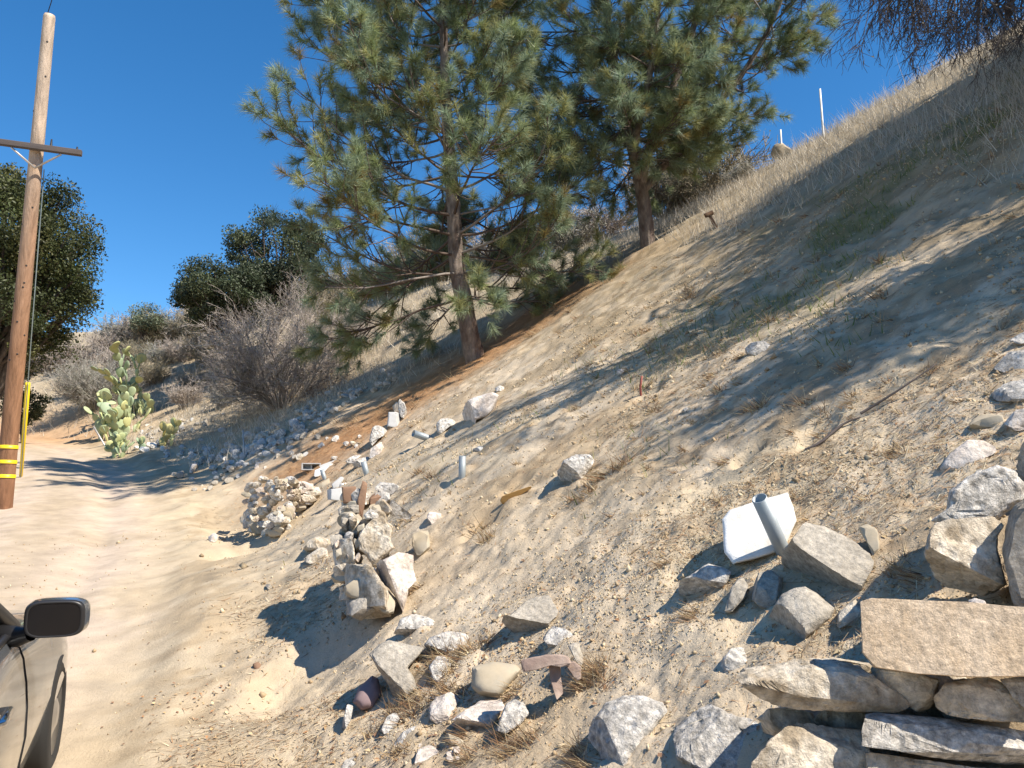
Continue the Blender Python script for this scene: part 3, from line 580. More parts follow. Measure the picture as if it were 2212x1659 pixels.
rng = np.random.default_rng(77)
for i in range(16):
    cx, cy = rng.uniform(905, 990), rng.uniform(1612, 1648); w = rng.uniform(9, 24)
    rock(blob(cx, cy, w, w * .8, 700 + i), 'small white pebble in the heap at the bottom edge', 'rose', 'pebble', 'pebble', 'white pebbles below the long white stone', k=2, ncut=3)
# broken hollow tile
b, d = at(1200, 1500); hd = d * 0.995
t = empty('hollow_tile', pt(1180, 1445, hd))
def local_box(name, corners_px, d, depth, mat, parent):
    """a slab with the given outline, pushed back along the line of sight by its own thickness"""
    bm = bmesh.new(); o = Vector(parent.location)
    f = [bm.verts.new(pt(x, y, d) - o) for x, y in corners_px]; g = [bm.verts.new(pt(x, y, d) + Vector((0.08, 1.0, 0.25)).normalized() * depth - o) for x, y in corners_px]
    n = len(f); bm.faces.new(f); bm.faces.new(g[::-1])
    for i in range(n): bm.faces.new((f[i], g[i], g[(i + 1) % n], f[(i + 1) % n]))
    bmesh.ops.recalc_face_normals(bm, faces=bm.faces); bmesh.ops.bevel(bm, geom=bm.edges[:], offset=min(0.006, depth * .1), segments=2, affect='EDGES')
    me = bpy.data.meshes.new(name); bm.to_mesh(me); bm.free(); me.materials.append(mat)
    ob = bpy.data.objects.new(name, me); COL.objects.link(ob); ob.parent = parent; return ob
for nm_, pl_, dd_, th_ in [('top_plate', [(1124, 1426), (1150, 1420), (1180, 1414), (1212, 1413), (1228, 1418), (1236, 1436), (1212, 1441), (1196, 1436), (1160, 1447), (1130, 1452)], hd, .07), ('web', [(1185, 1438), (1211, 1436), (1212, 1464), (1217, 1498), (1203, 1512), (1190, 1476)], hd + .01, .06), ('side_plate', [(1218, 1432), (1240, 1428), (1255, 1440), (1256, 1466), (1246, 1472), (1228, 1446)], hd + .03, .05)]:
    o_ = rock(pl_, None, 'tile', nm_, None, None, depth=dd_, thick=th_, box=.14, rough=.03, ncut=1, k=4); o_.parent = t; o_.location = o_.location - t.location
tag(t, 'broken reddish hollow clay tile with open cells among the foreground stones', 'tile')
# --- single rocks on the slope
rock([(1204, 1018), (1217, 996), (1244, 982), (1274, 982), (1285, 996), (1267, 1025), (1237, 1048), (1221, 1052), (1204, 1032)], 'lone white and grey boulder in the middle of the bare slope', 'granite', thick=0.24, ncut=3, cuts=[(-.7, -.7, .5, .5)], k=5)
rock([(987, 908), (1004, 873), (1021, 859), (1064, 847), (1078, 853), (1067, 885), (1051, 902), (1027, 908), (1014, 918), (993, 925)], 'large pale rock with a dark left face above the upright pipe', 'rose', thick=0.42, ncut=2, cuts=[(-1, -.3, .3, .5)], k=4)
rock([(942, 914), (953, 902), (977, 905), (985, 913), (969, 925), (951, 938), (944, 931)], 'pale rock beside the fallen pipe', 'granite', thick=0.18, k=3)
rock([(1608, 752), (1622, 741), (1650, 736), (1664, 745), (1655, 762), (1630, 775), (1612, 768)], 'lone rock lying in the tree shadow on the upper slope', 'granite', thick=0.16, k=3)
rock([(921, 1118), (927, 1105), (954, 1108), (952, 1127), (934, 1138)], 'small pointed rock uphill of the nearer dry-stone wall', 'rose', thick=0.12, k=3)
rock([(891, 1150), (926, 1142), (929, 1184), (903, 1205), (889, 1178)], 'buried tan block uphill of the nearer dry-stone wall', 'tan', thick=0.14, box=0.3, k=3)
rock([(1068, 838), (1080, 832), (1092, 838), (1086, 846), (1072, 846)], 'tiny stone just above the large pale rock', 'granite', k=2)
rock([(1020, 970), (1040, 962), (1050, 964), (1042, 974), (1026, 978)], 'flat bluish stone on the slope above the upright pipe', 'concrete', k=2)
rock([(1474, 884), (1484, 879), (1494, 884), (1488, 891), (1476, 891)], 'small pale stone in the slope debris', 'granite', k=2)
rock([(1330, 800), (1345, 796), (1360, 802), (1350, 810), (1334, 809)], 'flat white chip on the upper bare slope', 'rose', k=2)
rock([(449, 1160), (462, 1150), (474, 1158), (468, 1172), (452, 1170)], 'small white stone on the road bank left of the far wall', 'rose', k=3)
rock([(768, 1274), (790, 1262), (800, 1268), (786, 1282), (772, 1284)], 'small brown stone at the foot of the nearer dry-stone wall', 'tan', k=2)
rock([(572, 1263), (584, 1260), (590, 1270), (580, 1276)], 'small grey stone on the lower bank', 'grey', k=2)
rock([(545, 1434), (557, 1429), (566, 1436), (560, 1448), (548, 1446)], 'small red brown stone on the bank beside the road', 'brown_brick', k=2)
# --- nearer dry-stone wall
G2 = 'stones of the nearer dry-stone wall'
rock([(738, 1052), (768, 1050), (772, 1061), (772, 1089), (741, 1087)], 'squarish brown brick on top of the nearer dry-stone wall', 'brown_brick', 'brick', 'brick', G2, depth=6.05, thick=0.2, box=0.15, rough=0.012, ncut=0)
rock([(771, 1081), (783, 1038), (794, 1044), (789, 1085), (783, 1118), (775, 1116)], 'thin brick set upright beside the squarish brown brick', 'brown_brick', 'brick', 'brick', G2, depth=6.0, thick=0.18, box=0.2, rough=0.015, ncut=0)
rock([(808, 1053), (822, 1040), (847, 1043), (868, 1051), (849, 1067), (834, 1077), (818, 1065)], 'white rough stone at the top right of the nearer dry-stone wall', 'granite', 'rock', 'rock', G2, depth=6.3, thick=0.3, k=3)
rock([(796, 1078), (808, 1061), (830, 1076), (834, 1098), (828, 1112), (800, 1102)], 'dark stone under the white stone at the top of the nearer wall', 'brown_brick', 'rock', 'rock', G2, depth=6.1, thick=0.25, k=3)
rock([(832, 1086), (844, 1075), (853, 1083), (871, 1098), (893, 1115), (884, 1123), (859, 1118), (838, 1111)], 'white stone half buried right of the nearer dry-stone wall', 'granite', 'rock', 'rock', G2, depth=6.05, thick=0.25, k=3)
rock([(771, 1164), (788, 1139), (805, 1121), (829, 1119), (846, 1144), (844, 1166), (851, 1183), (819, 1216), (808, 1224), (792, 1200), (774, 1188)], 'big pitted cream stone in the nearer dry-stone wall', 'warm', 'rock', 'rock', G2, depth=5.55, thick=0.34, ncut=2, rough=0.08, k=5)
rock([(812, 1217), (861, 1194), (894, 1197), (893, 1227), (900, 1254), (883, 1274), (871, 1324), (855, 1290), (841, 1272), (825, 1260)], 'large pale tilted slab at the right foot of the nearer wall', 'rose', 'slab', 'slab', G2, depth=5.2, thick=0.26, box=0.25, rough=0.025, ncut=1, cuts=[(-.9, -.5, .35, .45)], k=5)
rock([(653, 1186), (668, 1166), (690, 1158), (710, 1163), (710, 1181), (690, 1191), (663, 1191)], 'upper of two stones set apart left of the nearer wall', 'warm', 'rock', 'rock', G2, thick=0.2, k=3, base=(690, 1200))
rock([(652, 1208), (690, 1183), (711, 1181), (708, 1205), (693, 1211), (663, 1224)], 'lower of two stones set apart left of the nearer wall', 'warm', 'rock', 'rock', G2, thick=0.2, k=3)
lab2 = 'mixed rough stone stacked in the body of the nearer dry-stone wall'
for i, (pl, dd, mt) in enumerate([
    ([(720, 1222), (741, 1214), (771, 1228), (769, 1250), (744, 1264), (720, 1254)], 5.45, 'warm'), ([(744, 1266), (771, 1250), (803, 1258), (808, 1290), (763, 1294), (744, 1284)], 5.2, 'tan'),
    ([(749, 1294), (803, 1288), (813, 1320), (778, 1342), (749, 1326)], 5.1, 'grey'), ([(743, 1160), (750, 1148), (766, 1151), (759, 1172), (747, 1176)], 5.6, 'granite'),
    ([(722, 1172), (729, 1164), (735, 1172), (730, 1184), (722, 1182)], 5.6, 'rose'), ([(748, 1194), (756, 1184), (761, 1198), (754, 1212)], 5.5, 'rose'), ([(765, 1206), (774, 1192), (782, 1202), (774, 1216)], 5.45, 'rose'),
    ([(769, 1222), (787, 1216), (782, 1242), (770, 1252)], 5.35, 'granite'), ([(753, 1120), (764, 1114), (772, 1122), (769, 1136), (756, 1138)], 5.75, 'warm'), ([(786, 1112), (800, 1099), (818, 1110), (818, 1120), (792, 1126)], 5.75, 'granite'),
    ([(748, 1088), (775, 1090), (776, 1108), (750, 1112)], 5.95, 'grey'), ([(720, 1190), (745, 1180), (750, 1206), (728, 1216)], 5.55, 'tan'), ([(737, 1118), (752, 1116), (754, 1146), (738, 1150)], 5.8, 'grey'),
    ([(770, 1136), (788, 1130), (786, 1150), (772, 1160)], 5.65, 'tan'), ([(790, 1222), (812, 1226), (826, 1262), (812, 1280), (792, 1256)], 5.25, 'warm'), ([(810, 1284), (838, 1272), (856, 1296), (850, 1326), (820, 1326)], 5.1, 'tan'),
    ([(712, 1158), (738, 1150), (742, 1176), (718, 1190)], 5.7, 'grey'), ([(760, 1160), (776, 1168), (790, 1200), (770, 1196)], 5.55, 'tan')]):
    rock(pl, lab2, mt, 'rock', 'rock', G2, depth=dd, thick=0.26, k=3, ncut=5, rough=0.06)
rng = np.random.default_rng(19)
for i in range(40):
    f = rng.random(); cy = 1065 + 255 * f; x0, x1 = np.interp(f, [0, .3, .6, .8, 1], [745, 735, 715, 730, 760]), np.interp(f, [0, .3, .6, .8, 1], [830, 830, 830, 830, 845])
    w = rng.uniform(28, 56); rock(blob(rng.uniform(x0, x1), cy, w, w * rng.uniform(.6, .95), 3000 + i, rng.uniform(-.4, .4), 7), lab2, ['grey', 'tan', 'warm', 'warm', 'granite'][int(rng.integers(5))], 'rock', 'rock', G2, depth=6.12 - .85 * f + rng.uniform(-.04, .06), thick=.28, k=3, ncut=5, rough=.06, twist=.75 * float(rng.random()))
for pl_, dd_ in [([(738, 1216), (800, 1222), (846, 1290), (850, 1330), (792, 1338), (745, 1305)], 5.16), ([(735, 1110), (775, 1105), (780, 1160), (748, 1170)], 5.85), ([(712, 1160), (760, 1165), (770, 1225), (725, 1230)], 5.55)]:
    rock(pl_, 'large shaded brown stone turned to the road in the nearer dry-stone wall', 'warm', 'rock', 'rock', G2, depth=dd_, thick=.3, k=4, rough=.06, twist=.8)
# --- far dry-stone wall of small rubble
rng = np.random.default_rng(31); G1 = 'small stones of the far dry-stone wall'
WA = [at(x, y)[1] - .12 for x, y in [(528, 1140), (545, 1158), (600, 1163), (640, 1112), (684, 1078)]]
for k_ in range(150):
    x = rng.uniform(530, 684); ylo = np.interp(x, [528, 545, 600, 640, 684], [1140, 1160, 1163, 1112, 1078]); yhi = np.interp(x, [528, 560, 640, 684], [1066, 1036, 1046, 1062])
    f = rng.random(); y = ylo + (yhi - ylo) * f - 3
    big = 1.5 if f < .35 else 1.0; w = rng.uniform(13, 27) * big; h = w * rng.uniform(.5, .85)
    dd = np.interp(x, [528, 545, 600, 640, 684], WA) + .14 * f + rng.uniform(-.10, .10)
    rock(blob(x, y - h * .3, w, h, int(rng.integers(1e6)), rng.uniform(-.5, .4), 7), 'small pale rubble stone stacked in the far dry-stone wall', ['warm', 'granite', 'warm', 'tan', 'granite', 'rose'][int(rng.integers(6))], 'wall_stone', 'stone', G1,
         depth=dd, thick=rng.uniform(0.14, 0.22), k=3, ncut=5, rough=0.07, twist=.8 * float(rng.random()) * (x < 650))
rock([(677, 1053), (711, 1032), (716, 1051), (682, 1067)], 'tan concrete block right of the far dry-stone wall', 'tan', 'stone_block', 'block', thick=0.16, box=0.2, rough=0.015, ncut=1)
rock([(706, 1058), (739, 1053), (742, 1084), (708, 1079)], 'light grey flat slab between the two dry-stone walls', 'concrete', 'slab', 'slab', thick=0.06, box=0.25, rough=0.02, ncut=1)
rock([(716, 1046), (736, 1029), (744, 1032), (732, 1054), (719, 1056)], 'whitish grey slab leaning behind the squarish brown brick', 'concrete', 'slab', 'slab', thick=0.06, box=0.25, rough=0.02, ncut=1, k=3)
rock([(643, 1088), (664, 1071), (681, 1077), (668, 1103), (645, 1102)], 'cream stone below the tan concrete block', 'rose', thick=0.16, k=3)
rock([(678, 1030), (680, 1016), (714, 1001), (726, 1001), (726, 1012), (706, 1022), (684, 1031)], 'white board lying on the rubble behind the far wall', 'white', 'board', 'board', thick=0.06, box=0.2, rough=0.01, ncut=0, k=3)
rock([(690, 1006), (725, 992), (745, 990), (738, 998), (722, 1003), (694, 1014)], 'grey flat slab lying behind the white board', 'concrete', 'slab', 'slab', thick=0.05, box=0.25, k=3)
rock([(732, 1046), (748, 1042), (745, 1052), (733, 1053)], 'small white chunk next to the leaning grey slab', 'white', k=2)
rock([(847, 878), (856, 868), (866, 872), (868, 890), (852, 892)], 'grey stone behind the pointed stone near the pine', 'grey', k=3, thick=.14)
rock([(862, 892), (860, 868), (864, 860), (874, 870), (880, 890), (874, 906), (866, 902)], 'pointed grey stone standing uphill of the pale concrete block', 'granite', thick=0.12, k=3)
rock([(836, 922), (839, 890), (856, 890), (875, 896), (872, 916), (852, 925)], 'squared pale concrete block below the pointed stone', 'concrete', 'stone_block', 'block', thick=0.26, box=0.15, rough=0.01, ncut=0, cuts=[(1, .1, .6, .62)], k=4)
rock([(797, 952), (804, 919), (822, 919), (846, 921), (826, 944), (811, 948), (805, 965)], 'pale stone with a dark hollow left of the fallen pipe', 'granite', thick=0.2, k=3)
rock([(797, 988), (801, 969), (824, 952), (832, 970), (810, 992)], 'tilted pale stone above the short leaning pipe', 'rose', thick=0.2, k=3)
rock([(757, 1004), (775, 990), (797, 986), (796, 1002), (770, 1012)], 'low pale stone left of the short leaning pipe', 'granite', thick=0.15, k=3)
rock([(743, 996), (762, 984), (785, 982), (780, 992), (755, 1002)], 'flat pale stone behind the low pale stone', 'granite', thick=0.15, k=3)
rock([(408, 1020), (414, 1002), (424, 1000), (426, 1008), (416, 1024)], 'white egg shaped stone on the bank left of the rubble', 'rose', thick=0.14, k=3)
rock([(549, 1012), (551, 1002), (560, 1000), (560, 1010), (553, 1016)], 'white stone marker above the road shadow', 'rose', k=2)
# white stones at the cactus
for i, (cx, cy, w, h) in enumerate([(296, 968, 14, 12), (312, 971, 24, 16), (332, 962, 18, 16), (345, 956, 16, 14), (352, 968, 14, 14), (322, 960, 12, 10)]):
    rock(blob(cx, cy, w, h, 900 + i), 'chalky white stone at the foot of the prickly pear', 'white' if i != 3 else 'rose', 'rock', 'rock', 'white stones below the cactus', k=3)
# loose rubble on the shaded bank under the pine
rng = np.random.default_rng(41); GR = 'loose rubble on the shaded bank below the pine'
CL = [(560, 975, 110, 14, 44, 13, -.42), (470, 990, 90, 10, 30, 13, -.38), (640, 925, 90, 12, 34, 14, -.5), (470, 960, 70, 26, 26, 14, -.35), (560, 950, 60, 30, 30, 17, -.45), (620, 925, 60, 28, 22, 16, -.5), (520, 1000, 60, 26, 16, 15, -.45), (400, 975, 50, 16, 22, 10, -.1), (700, 880, 60, 22, 22, 13, -.6), (800, 832, 60, 16, 22, 13, -.45), (440, 910, 50, 16, 20, 10, -.25), (350, 930, 45, 16, 20, 8, -.1), (600, 985, 60, 22, 12, 14, -.45), (470, 1040, 70, 22, 10, 11, -.4), (680, 960, 50, 20, 8, 14, -.4), (740, 965, 40, 18, 6, 14, -.4)]
for (cx, cy, sx, sy, cnt, sz, tl) in CL:
    for i in range(cnt):
        a, b = rng.uniform(-1, 1), rng.normal(0, .5)
        x = cx + a * sx + b * sy * .3; y = cy + a * sx * tl + b * sy
        w = sz * rng.uniform(0.6, 1.7); h = w * rng.uniform(0.5, .9)
        rock(blob(x, y, w, h, int(rng.integers(1e6)), rng.uniform(-.7, .3), 7), 'loose grey rubble stone tumbled on the shaded bank below the pine', ['granite', 'grey', 'warm', 'granite', 'concrete'][int(rng.integers(5))], 'rubble_stone', 'stone', GR, k=2, ncut=4)

# ---------------------------------------------------------------- pipes, stakes, blocks
def tube_mesh(path, radii, n=12, hollow=0.0, cap=True):
    """a round tube along a path; hollow > 0 gives it a wall and an open upper end"""
    P = np.array([tuple(p) for p in path], float); R = np.array(radii, float)
    if hollow:
        P = np.concatenate([P, P[::-1]]); R = np.concatenate([R, R[::-1] - hollow])
    T = np.gradient(np.array([tuple(p) for p in path], float), axis=0)
    if hollow: T = np.concatenate([T, T[::-1]])
    T /= np.linalg.norm(T, axis=1)[:, None] + 1e-12
    ref = np.array([0.0, 1.0, 0.0]) if abs(T[0, 2]) > 0.6 else np.array([0, 0, 1.0])
    A = np.cross(T, ref); A /= np.linalg.norm(A, axis=1)[:, None]; B = np.cross(T, A)
    a = np.linspace(0, 2 * np.pi, n, endpoint=False)
    V = (P[:, None] + R[:, None, None] * (np.cos(a)[None, :, None] * A[:, None] + np.sin(a)[None, :, None] * B[:, None])).reshape(-1, 3)
    m = len(P); I = np.arange(m * n).reshape(m, n)
    F = np.stack([I[:-1], np.roll(I[:-1], -1, 1), np.roll(I[1:], -1, 1), I[1:]], -1).reshape(-1, 4)
    if cap and not hollow:
        c = len(V); V = np.concatenate([V, P[-1:]])
        l = I[-1]; F = np.concatenate([F, np.stack([l, np.roll(l, -1), np.full(n, c), np.full(n, c)], 1)])
    return V, F
def tube(name, path, radii, mat, parent=None, n=12, hollow=0.0, fattr=None):
    V, F = tube_mesh(path, radii, n, hollow)
    o0 = np.array(path[0]) if parent is None else np.array(parent.location)
    o = mesh_np(name, V - o0, F, mat, parent, True, fattr)
    if parent is None: o.location = o0
    return o
def pipe(bx, by, tx, ty, r_px, label, dd=0.0):
    b, d = at(bx, by); top = pt(tx, ty, d + dd); dn = b + (b - top) * 0.3
    r = r_px / FPX * d
    return tag(tube('pipe', [dn, b, top], [r, r, r], M['pipe'], None, 20, r * 0.13), label, 'pipe')
pipe(1692, 1192, 1640, 1076, 16, 'long grey metal pipe leaning against the white slab', -0.1)
pipe(998, 1027, 999, 985, 7.6, 'short upright grey pipe alone in the bare slope')
pipe(926, 947, 893, 936, 7.5, 'grey pipe lying almost flat beside a pale rock', -0.12)
pipe(791, 1020, 785, 997, 6.2, 'short leaning pipe behind the nearer dry-stone wall')
pipe(701, 1033, 695, 1014, 4.6, 'thin short pipe in front of the white board')
def stake(name, bx, by, tx, ty, w_px, mat, label, cat, dd=0.0, n=6):
    b, d = at(bx, by); top = pt(tx, ty, d + dd); dn = b + (b - top) * 0.2; r = w_px / 2 / FPX * d
    return tag(tube(name, [dn, b, top], [r, r, r * .92], M[mat], None, n), label, cat)
stake('metal_stake', 226, 962, 202, 921, 4, 'steel', 'leaning grey metal stake left of the prickly pear by the road', 'stake')
stake('metal_stake', 528, 990, 525, 929, 4, 'pipe', 'thin upright metal stake among the shaded rubble', 'stake')
stake('marker_post', 1779, 249, 1771, 192, 5, 'whitepost', 'tall thin white post against the sky on the crest', 'post')
stake('marker_post', 1690, 315, 1686, 280, 4, 'whitepost', 'short white post beside a tan rock near the crest', 'post')
rock([(1662, 336), (1672, 312), (1690, 308), (1714, 326), (1712, 344), (1676, 346)], 'tan rock beside the short white post near the crest', 'tan', thick=.3, k=3)
b, d = at(1548, 494); r = 4.0 / FPX * d
t = empty('wooden_stake', b)
tube('shaft', [b - (pt(1531, 462, d) - b) * .3, b, pt(1531, 462, d)], [r, r, r], M['stake'], t, 6)
tube('crosspiece', [pt(1523, 466, d - .02), pt(1540, 459, d - .02)], [r * 1.3, r * 1.3], M['stake'], t, 6)
tag(t, 'short brown wooden stake with a crosspiece in the dry grass', 'stake')
b, d = at(1385, 850)
tag(tube('red_stake', [b - Vector((0, 0, .1)), pt(1383, 835, d), pt(1387, 812, d)], [.011, .011, .010], M['redpaint'], None, 7), 'short red topped stake in the shaded debris on the slope', 'stake')
b, d = at(1083, 1085)
rock([(1080, 1082), (1084, 1072), (1110, 1062), (1146, 1050), (1150, 1054), (1116, 1074), (1096, 1086), (1086, 1090)], 'splintered orange piece of wood on the bare slope', 'wood', 'wood_piece', 'wood', thick=0.03, box=0.25, rough=0.02, ncut=1, tilt=-.3)
for (x0, y0, x1, y1, w, lb) in [(1740, 980, 1860, 905, 3.5, 'long grey dead stick lying on the right slope'), (1985, 1065, 2030, 905, 0, ''), (1500, 1220, 1630, 1140, 0, ''), (232, 945, 268, 925, 0, '')]:
    if not w: continue
    ps = []
    for k in range(7):
        f = k / 6; q, d = at(x0 + (x1 - x0) * f, y0 + (y1 - y0) * f + 5 * math.sin(f * 7)); ps.append(q + Vector((0, 0, .02)))
    tag(tube('dead_stick', ps, [.011 - .001 * k for k in range(7)], M['arm'], None, 6), lb, 'stick')
ps = []
for k in range(8):
    f = k / 7; q, d = at(1860 + 165 * f, 905 - 75 * f - 12 * f * f); ps.append(q + Vector((0, 0, .03 + .05 * f)))
tag(tube('dead_stick', ps, [.009 - .0008 * k for k in range(8)], M['arm'], None, 6), 'thin curved grey stick rising above the debris on the right slope', 'stick')
# cinder block with two open cells
b, d = at(672, 1016)
cb = empty('cinder_block', b)
bm = bmesh.new()
def addbox(bm, c, s):
    m = Matrix.Translation(c) @ Matrix.Diagonal((*s, 1)); bmesh.ops.create_cube(bm, size=1.0, matrix=m)
for c, s in [((0, -.09, .1), (.40, .03, .03)), ((0, 0, .015), (.40, .20, .03)), ((0, 0, .185), (.40, .20, .03)), ((-.185, 0, .1), (.03, .20, .139)), ((.185, 0, .1), (.03, .20, .139)), ((0, .02, .1), (.03, .12, .139)), ((0, .085, .1), (.338, .025, .138))][1:]: addbox(bm, c, s)
bmesh.ops.bevel(bm, geom=bm.edges[:], offset=.004, segments=1, affect='EDGES')
me = bpy.data.meshes.new('shell'); bm.to_mesh(me); bm.free(); me.materials.append(M['concrete'])
sh = bpy.data.objects.new('cinder_block', me); COL.objects.link(sh); bpy.data.objects.remove(cb)
sh.location = b + Vector((0, .02, 0.0)); sh.rotation_euler = (0, 0, .15); sh.scale = (.8, .8, .6)
tag(sh, 'grey cinder block with open cells next to the white board', 'cinder block')

# ---------------------------------------------------------------- utility pole and its guy wire
PB, PD = at(6, 1098)
ptop = pt(107, 32, PD); PH = ptop.z - PB.z
ptop = Vector((ptop.x, ptop.y, ptop.z))
pole = empty('utility_pole', PB)
pth = [PB + Vector((0, 0, -.4))] + [PB.lerp(ptop, f) for f in np.linspace(0, 1, 160)]
rad = [.145] + [.140 - .052 * f for f in np.linspace(0, 1, 160)]; rad[-1] *= .9
V, F = tube_mesh(pth, rad, 40)
rel = (V[:, 2] - PB.z) / PH; rng = np.random.default_rng(2)
c = np.zeros((len(V), 3)); c[:] = (0.30, 0.165, 0.095)
c = mixc(c, (0.54, 0.43, 0.33), sstep(0.30, 0.95, rel + .12 * fbm(V[:, 0] * 9, V[:, 2] * .5, 4, 3))); c = mixc(c, (0.20, 0.10, 0.06), (1 - sstep(0.0, 0.22, rel)) * .55)
c = mixc(c, (0.11, 0.065, 0.045), sstep(0.1, 0.4, fbm(np.arctan2(V[:, 1] - PB.y, V[:, 0] - PB.x) * 3.4, V[:, 2] * .45, 8, 4)) * .8)
mesh_np('shaft', V - np.array(PB), F, M['pole'], pole, True, c)
def on_pole(py): 
    f = (1098 - py) / (1098 - 32); return PB.lerp(ptop, f), .140 - .052 * f
# heights read from the picture are converted to fractions along the shaft
def pole_at_px(py):
    lo, hi = 0.0, 1.0
    for _ in range(30):
        m = (lo + hi) / 2; p = PB.lerp(ptop, m); rel_ = p - Vector((0, 0, CAM_Z)); fw = rel_.y * CP + rel_.z * SP; up = -rel_.y * SP + rel_.z * CP
        if 829.5 - FPX * up / fw > py: lo = m
        else: hi = m
    return PB.lerp(ptop, lo), .140 - .052 * lo
for k_ in range(14):
    fz_ = rng.uniform(.06, .97); p_ = PB.lerp(ptop, fz_); r_ = .140 - .052 * fz_; a_ = rng.uniform(-2.6, -.2)
    n_ = Vector((math.cos(a_), math.sin(a_), 0)); tube('knot', [p_ + n_ * (r_ - .02), p_ + n_ * (r_ + .006)], [.022, .014], M['black'], pole, 7)
for py in (966, 998, 1029):
    p, r = pole_at_px(py)
    pp = [p + Vector((0, 0, -.028)), p + Vector((0, 0, .028))]
    tube('reflective_band', pp, [r + .008, r + .008], M['yellow'], pole, 22, 0.006)
pa, ra = pole_at_px(326); ax = Vector((0.955, 0.30, -0.02)).normalized()
back = Vector((0.53, -0.85, 0)).normalized() * (ra + .055)
bm = bmesh.new(); bmesh.ops.create_cube(bm, size=1.0, matrix=Matrix.Diagonal((1.95, .085, .095, 1))); bmesh.ops.bevel(bm, geom=bm.edges[:], offset=.008, segments=1, affect='EDGES')
me = bpy.data.meshes.new('crossarm'); bm.to_mesh(me); bm.free(); me.materials.append(M['arm'])
arm = bpy.data.objects.new('crossarm', me); COL.objects.link(arm); arm.parent = pole
arm.location = pa + back - PB + ax * (-.32); arm.rotation_euler = ax.to_track_quat('X', 'Z').to_euler()
for sgn in (-1, 1):
    p0 = pa + back * .95 + ax * (.36 * sgn) + Vector((0, 0, -.06)); p1 = pa + back * .75 + Vector((0, 0, -.34))
    tube('brace', [p0, p1], [.016, .016], M['steel'], pole, 6)
for f_ in (-1.05, .2, .58):
    tube('insulator_bolt', [pa + back + ax * f_ + Vector((0, 0, .03)), pa + back + ax * f_ + Vector((0, 0, .10 if f_ > .3 else .17))], [.022, .012], M['black'], pole, 8)
tube('service_wire', [ptop + Vector((-.06, 0, -.1)), pt(112, 0, PD - .1) , pt(80, -80, PD - .5)], [.008, .008, .008], M['black'], pole, 5)
tag(pole, 'tall brown wooden utility pole with a crossarm and three yellow bands', 'utility pole')
gb, gd = at(45, 1030)
guy = empty('guy_wire', gb)
gt_ = pa + Vector((.12, .05, -.3)); gdir = (gt_ - gb)
f1 = 0.0
tube('wire', [gb + Vector((0, 0, -.1)), gt_], [.009, .009], M['wire'], guy, 5)
def f_at_px(py):
    lo, hi = 0.0, 1.0
    for _ in range(30):
        m = (lo + hi) / 2; p = gb + gdir * m; r_ = p - Vector((0, 0, CAM_Z)); fw = r_.y * CP + r_.z * SP; up = -r_.y * SP + r_.z * CP
        if 829.5 - FPX * up / fw > py: lo = m
        else: hi = m
    return lo
f1 = f_at_px(828)
tube('guard', [gb + gdir * .004, gb + gdir * f1], [.034, .045], M['yellow'], guy, 10)
tag(guy, 'guy wire with a bright yellow guard tube beside the utility pole', 'guy wire')

# ---------------------------------------------------------------- vegetation
class Segs:
    """collects tapered limb pieces and builds them as one mesh"""
    def __init__(self): self.a = []
    def add(self, P0, P1, R0, R1, T): self.a.append((P0, P1, R0, R1, T))
    def build(self, name, mat, parent, sides=4):
        P0, P1, R0, R1, T = [np.concatenate([x[i] for x in self.a]) for i in range(5)]
        n = len(P0); D = P1 - P0; D /= np.linalg.norm(D, axis=1)[:, None] + 1e-12
        ref = np.where(np.abs(D[:, 2:3]) > .8, np.array([[1.0, 0, 0]]), np.array([[0, 0, 1.0]]))
        A = np.cross(D, ref); A /= np.linalg.norm(A, axis=1)[:, None]; B = np.cross(D, A)
        a = np.linspace(0, 2 * np.pi, sides, endpoint=False)
        ring = np.cos(a)[None, :, None] * A[:, None] + np.sin(a)[None, :, None] * B[:, None]
        V = np.concatenate([P0[:, None] + ring * R0[:, None, None], P1[:, None] + ring * R1[:, None, None]], 1)
        k = np.arange(sides); q = np.stack([k, (k + 1) % sides, (k + 1) % sides + sides, k + sides], 1)
        F = (q[None] + 2 * sides * np.arange(n)[:, None, None]).reshape(-1, 4)
        o0 = np.array(parent.matrix_basis.translation) if parent else 0
        return mesh_np(name, V.reshape(-1, 3) - o0, F, mat, parent, True, np.repeat(T, 2 * sides, 0))
def nrm(v): return v / (np.linalg.norm(v, axis=-1, keepdims=True) + 1e-12)
def grow(P, D, L, R, nodes, wander, lift, rng, segs=None, tint=None, taper=0.35, lift_pow=1.0):
    """grows n limbs at once; returns node positions (n, nodes+1, 3), directions and radii"""
    n = len(P); X = [P]; Ds = [D]; Rs = [R]; d = nrm(D); p = P
    for k in range(nodes):
        d = nrm(d + rng.normal(0, wander, (n, 3)) + np.array([0, 0, lift]) * ((k + 1) / nodes) ** lift_pow)
        q = p + d * (L / nodes)[:, None]; r0 = R * (1 - (1 - taper) * k / nodes); r1 = R * (1 - (1 - taper) * (k + 1) / nodes)
        if segs is not None: segs.add(p, q, r0, r1, np.repeat(np.array([tint]), n, 0) if np.ndim(tint) == 1 else tint)
        p = q; X.append(p); Ds.append(d); Rs.append(r1)
    return np.stack(X, 1), np.stack(Ds, 1), np.stack(Rs, 1)
